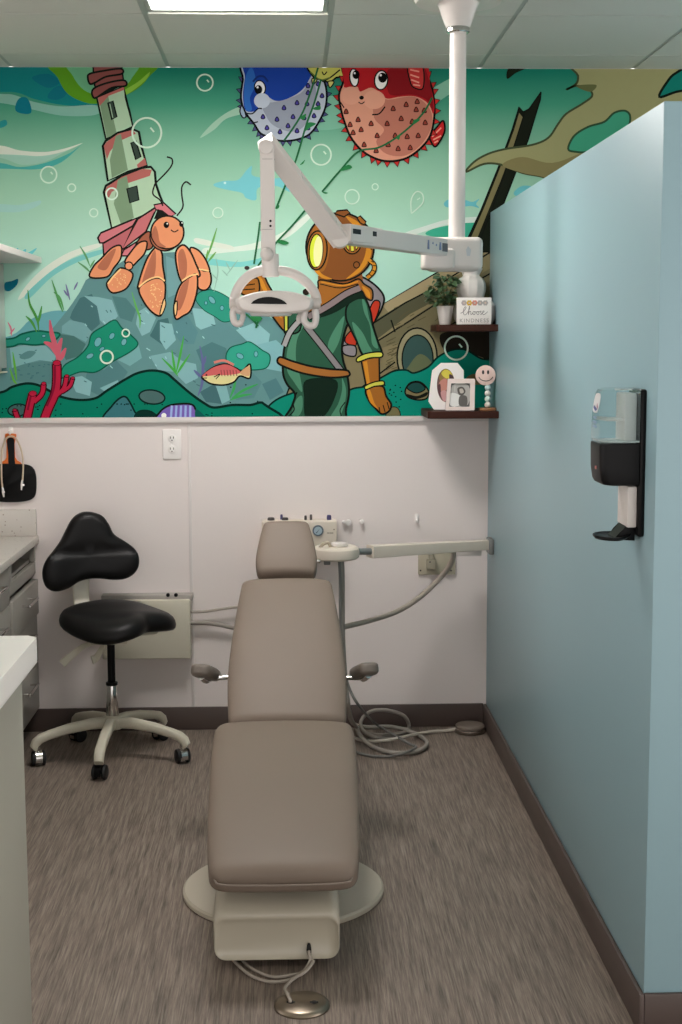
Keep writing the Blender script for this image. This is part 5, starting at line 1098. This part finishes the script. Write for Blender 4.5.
# ------------------------------------------------------------------ left counter run
CF = at(36.5, 590, DW).x; CE = at(39, 537, DW).x
zct = at(39, 535.5, DW).z; zcb = at(39, 542.8, DW).z
b = BM(); box(b, XL+.001, CE, 3.8, DW-.001, zcb, zct, .003, 2); tag(obj('countertop', b, terr), 'speckled pale countertop along the left wall below the hand mirror', 'countertop')
b = BM(); box(b, XL+.001, at(36.8, 520, DW).x, DW-.018, DW-.001, zct+.0005, at(20, 509, DW).z, .002, 2); tag(obj('backsplash', b, terr), 'low speckled backsplash at the back end of the left countertop', 'backsplash')
def unit(y0, y1, zs, label, niche):
    t = thing('base_cabinet', ((XL+CF)/2, (y0+y1)/2, 0), label, 'cabinet', 'grey base cabinets along the left wall')
    b = BM(); x0, x1, xi = XL+.001, CF-.02, CF-.05
    top = zcb-.001
    box(b, x0, x1-.05, y0+.002, y1-.002, .001, .095)                        # recessed toe kick
    box(b, x0, x1, y0+.001, y0+.019, .095, top); box(b, x0, x1, y1-.019, y1-.001, .095, top); box(b, x0, x1, y0+.019, y1-.019, .095, .115); box(b, x0, x0+.01, y0+.019, y1-.019, .115, top)
    if niche: box(b, x0, x1, y0+.019, y1-.019, zs[0][1], zs[0][1]+.012)
    obj('carcass', b, [laminate], t, False)
    b = BM(); box(b, x0, x1-.051, y0+.003, y1-.003, .001, .094); box(b, x1-.05, x1-.0495, y0+.002, y1-.002, .001, .094); obj('toe_kick', b, gap_dark, t, False)
    if niche:
        b = BM(); box(b, x1, CF, y0+.001, y0+.045, zs[0][1], top, .001, 1); box(b, x1, CF, y1-.03, y1-.001, zs[0][1], top, .001, 1); obj('face_frame', b, laminate, t)
        b = BM(); box(b, x0+.05, x0+.06, y0+.02, y1-.02, zs[0][1]+.013, top-.005); obj('niche_back', b, cab_inside, t, False)
    for kind, z1, z0, out in [(k[0], k[1], k[2], k[3]) for k in zs]:
        b = BM(); box(b, CF-.0195, CF+out, y0+.004, y1-.004, z0+.002, z1-.002, .002, 2); dr = obj(kind, b, laminate, t)
        if kind == 'drawer':
            ym = (y0+y1)/2; zh = z1-(.05 if z1-z0 > .1 else (z1-z0)/2); b = BM(); xo = CF+out
            for yy in (ym-.075, ym+.075): cyl(b, (xo, yy, zh), (xo+.028, yy, zh), .0045, 12)
            cyl(b, (xo+.028, ym-.09, zh), (xo+.028, ym+.09, zh), .0055, 14, .001); obj('handle', b, chrome, dr)
YU = at(9, 570, 5.07).y
zq = lambda y, Y: at(20, y, Y).z
unit(5.07, DW-.002, [('front_panel', .690, .640, 0), ('drawer', .622, .480, .008), ('drawer', .478, .288, 0), ('drawer', .286, .098, 0)], 'grey base cabinet with an open slot, next to the back wall', True)
unit(4.53, 5.068, [('drawer', zcb-.004, .615, 0), ('drawer', .613, .36, 0), ('drawer', .358, .098, 0)], 'second grey base cabinet from the back wall, mostly out of view', False)
unit(3.8, 4.528, [('drawer', zcb-.004, .615, 0), ('drawer', .613, .36, 0), ('drawer', .358, .098, 0)], 'grey base cabinet hidden behind the white worktop corner', False)
# upper cabinet with projecting top board
UF = at(5.5, 320, DW).x; zu0 = at(4, 371, DW).z; zu1 = at(4, 263.5, DW).z
t = thing('wall_cabinet', (XL, 5.0, zu0), 'white wall cabinet under a projecting top board at the left edge', 'cabinet')
b = BM(); box(b, XL+.001, UF-.02, 4.1, DW-.003, zu0, zu1, .002, 1); obj('carcass', b, enamel_warm, t)
for y0, y1 in ((4.1, 4.6), (4.6, 5.1), (5.1, DW-.003)):
    b = BM(); box(b, UF-.0195, UF, y0+.002, y1-.002, zu0+.012, zu1-.003, .002, 2); obj('door', b, enamel, t)
b = BM(); box(b, UF-.06, UF+.002, 4.1, DW-.003, zu0-.006, zu0-.0005, .001, 1); obj('light_rail', b, enamel_warm, t)
b = BM(); box(b, XL+.001, at(42, 263, DW).x, 4.05, DW-.003, zu1+.0005, at(42, 263, DW).z+.022, .002, 1); obj('top_board', b, trim_white, t)
q = at(9, 249, 5.3); b = BM(); box(b, XL+.001, at(11, 249, 5.4).x, 4.05, 5.42, at(42, 263, DW).z+.0225, at(42, 263, DW).z+.04, .002, 1); obj('top_board', b, mat('grey_board', (170, 164, 154), .5), t)

# ------------------------------------------------------------------ foreground peninsula
PT = at(38, 635.5, 3.12); zw = PT.z
t = thing('peninsula_cabinet', (PT.x-.4, 2.2, 0), 'sage grey cabinet end below the white worktop, bottom left', 'cabinet')
xp = at(22.5, 700, 3.085).x
b = BM(); box(b, XL+.4, xp, 1.0, 3.085, .0, zw-.058, .003, 2); obj('end_panel', b, laminate_panel, t)
b = BM(); P = rr(XL+.4, PT.x, 1.0, PT.y, .02, 6); prism(b, [(x, y, zw) for x, y in P], (0, 0, -1), .056, .006, 3); tag(obj('worktop', b, worktop_white), 'thick white worktop corner in the left foreground', 'worktop')

# ------------------------------------------------------------------ light of the room
w = bpy.data.worlds.new('room_ambient'); scene.world = w; w.use_nodes = True; bg = w.node_tree.nodes['Background']
bg.inputs['Color'].default_value = (1, .96, .95, 1); bg.inputs['Strength'].default_value = AMB
vs_ = scene.view_settings; scene.display_settings.display_device = 'sRGB'; vs_.view_transform = 'Standard'; vs_.look = 'None'; vs_.exposure = EXPO; vs_.gamma = 1; vs_.use_curve_mapping = False
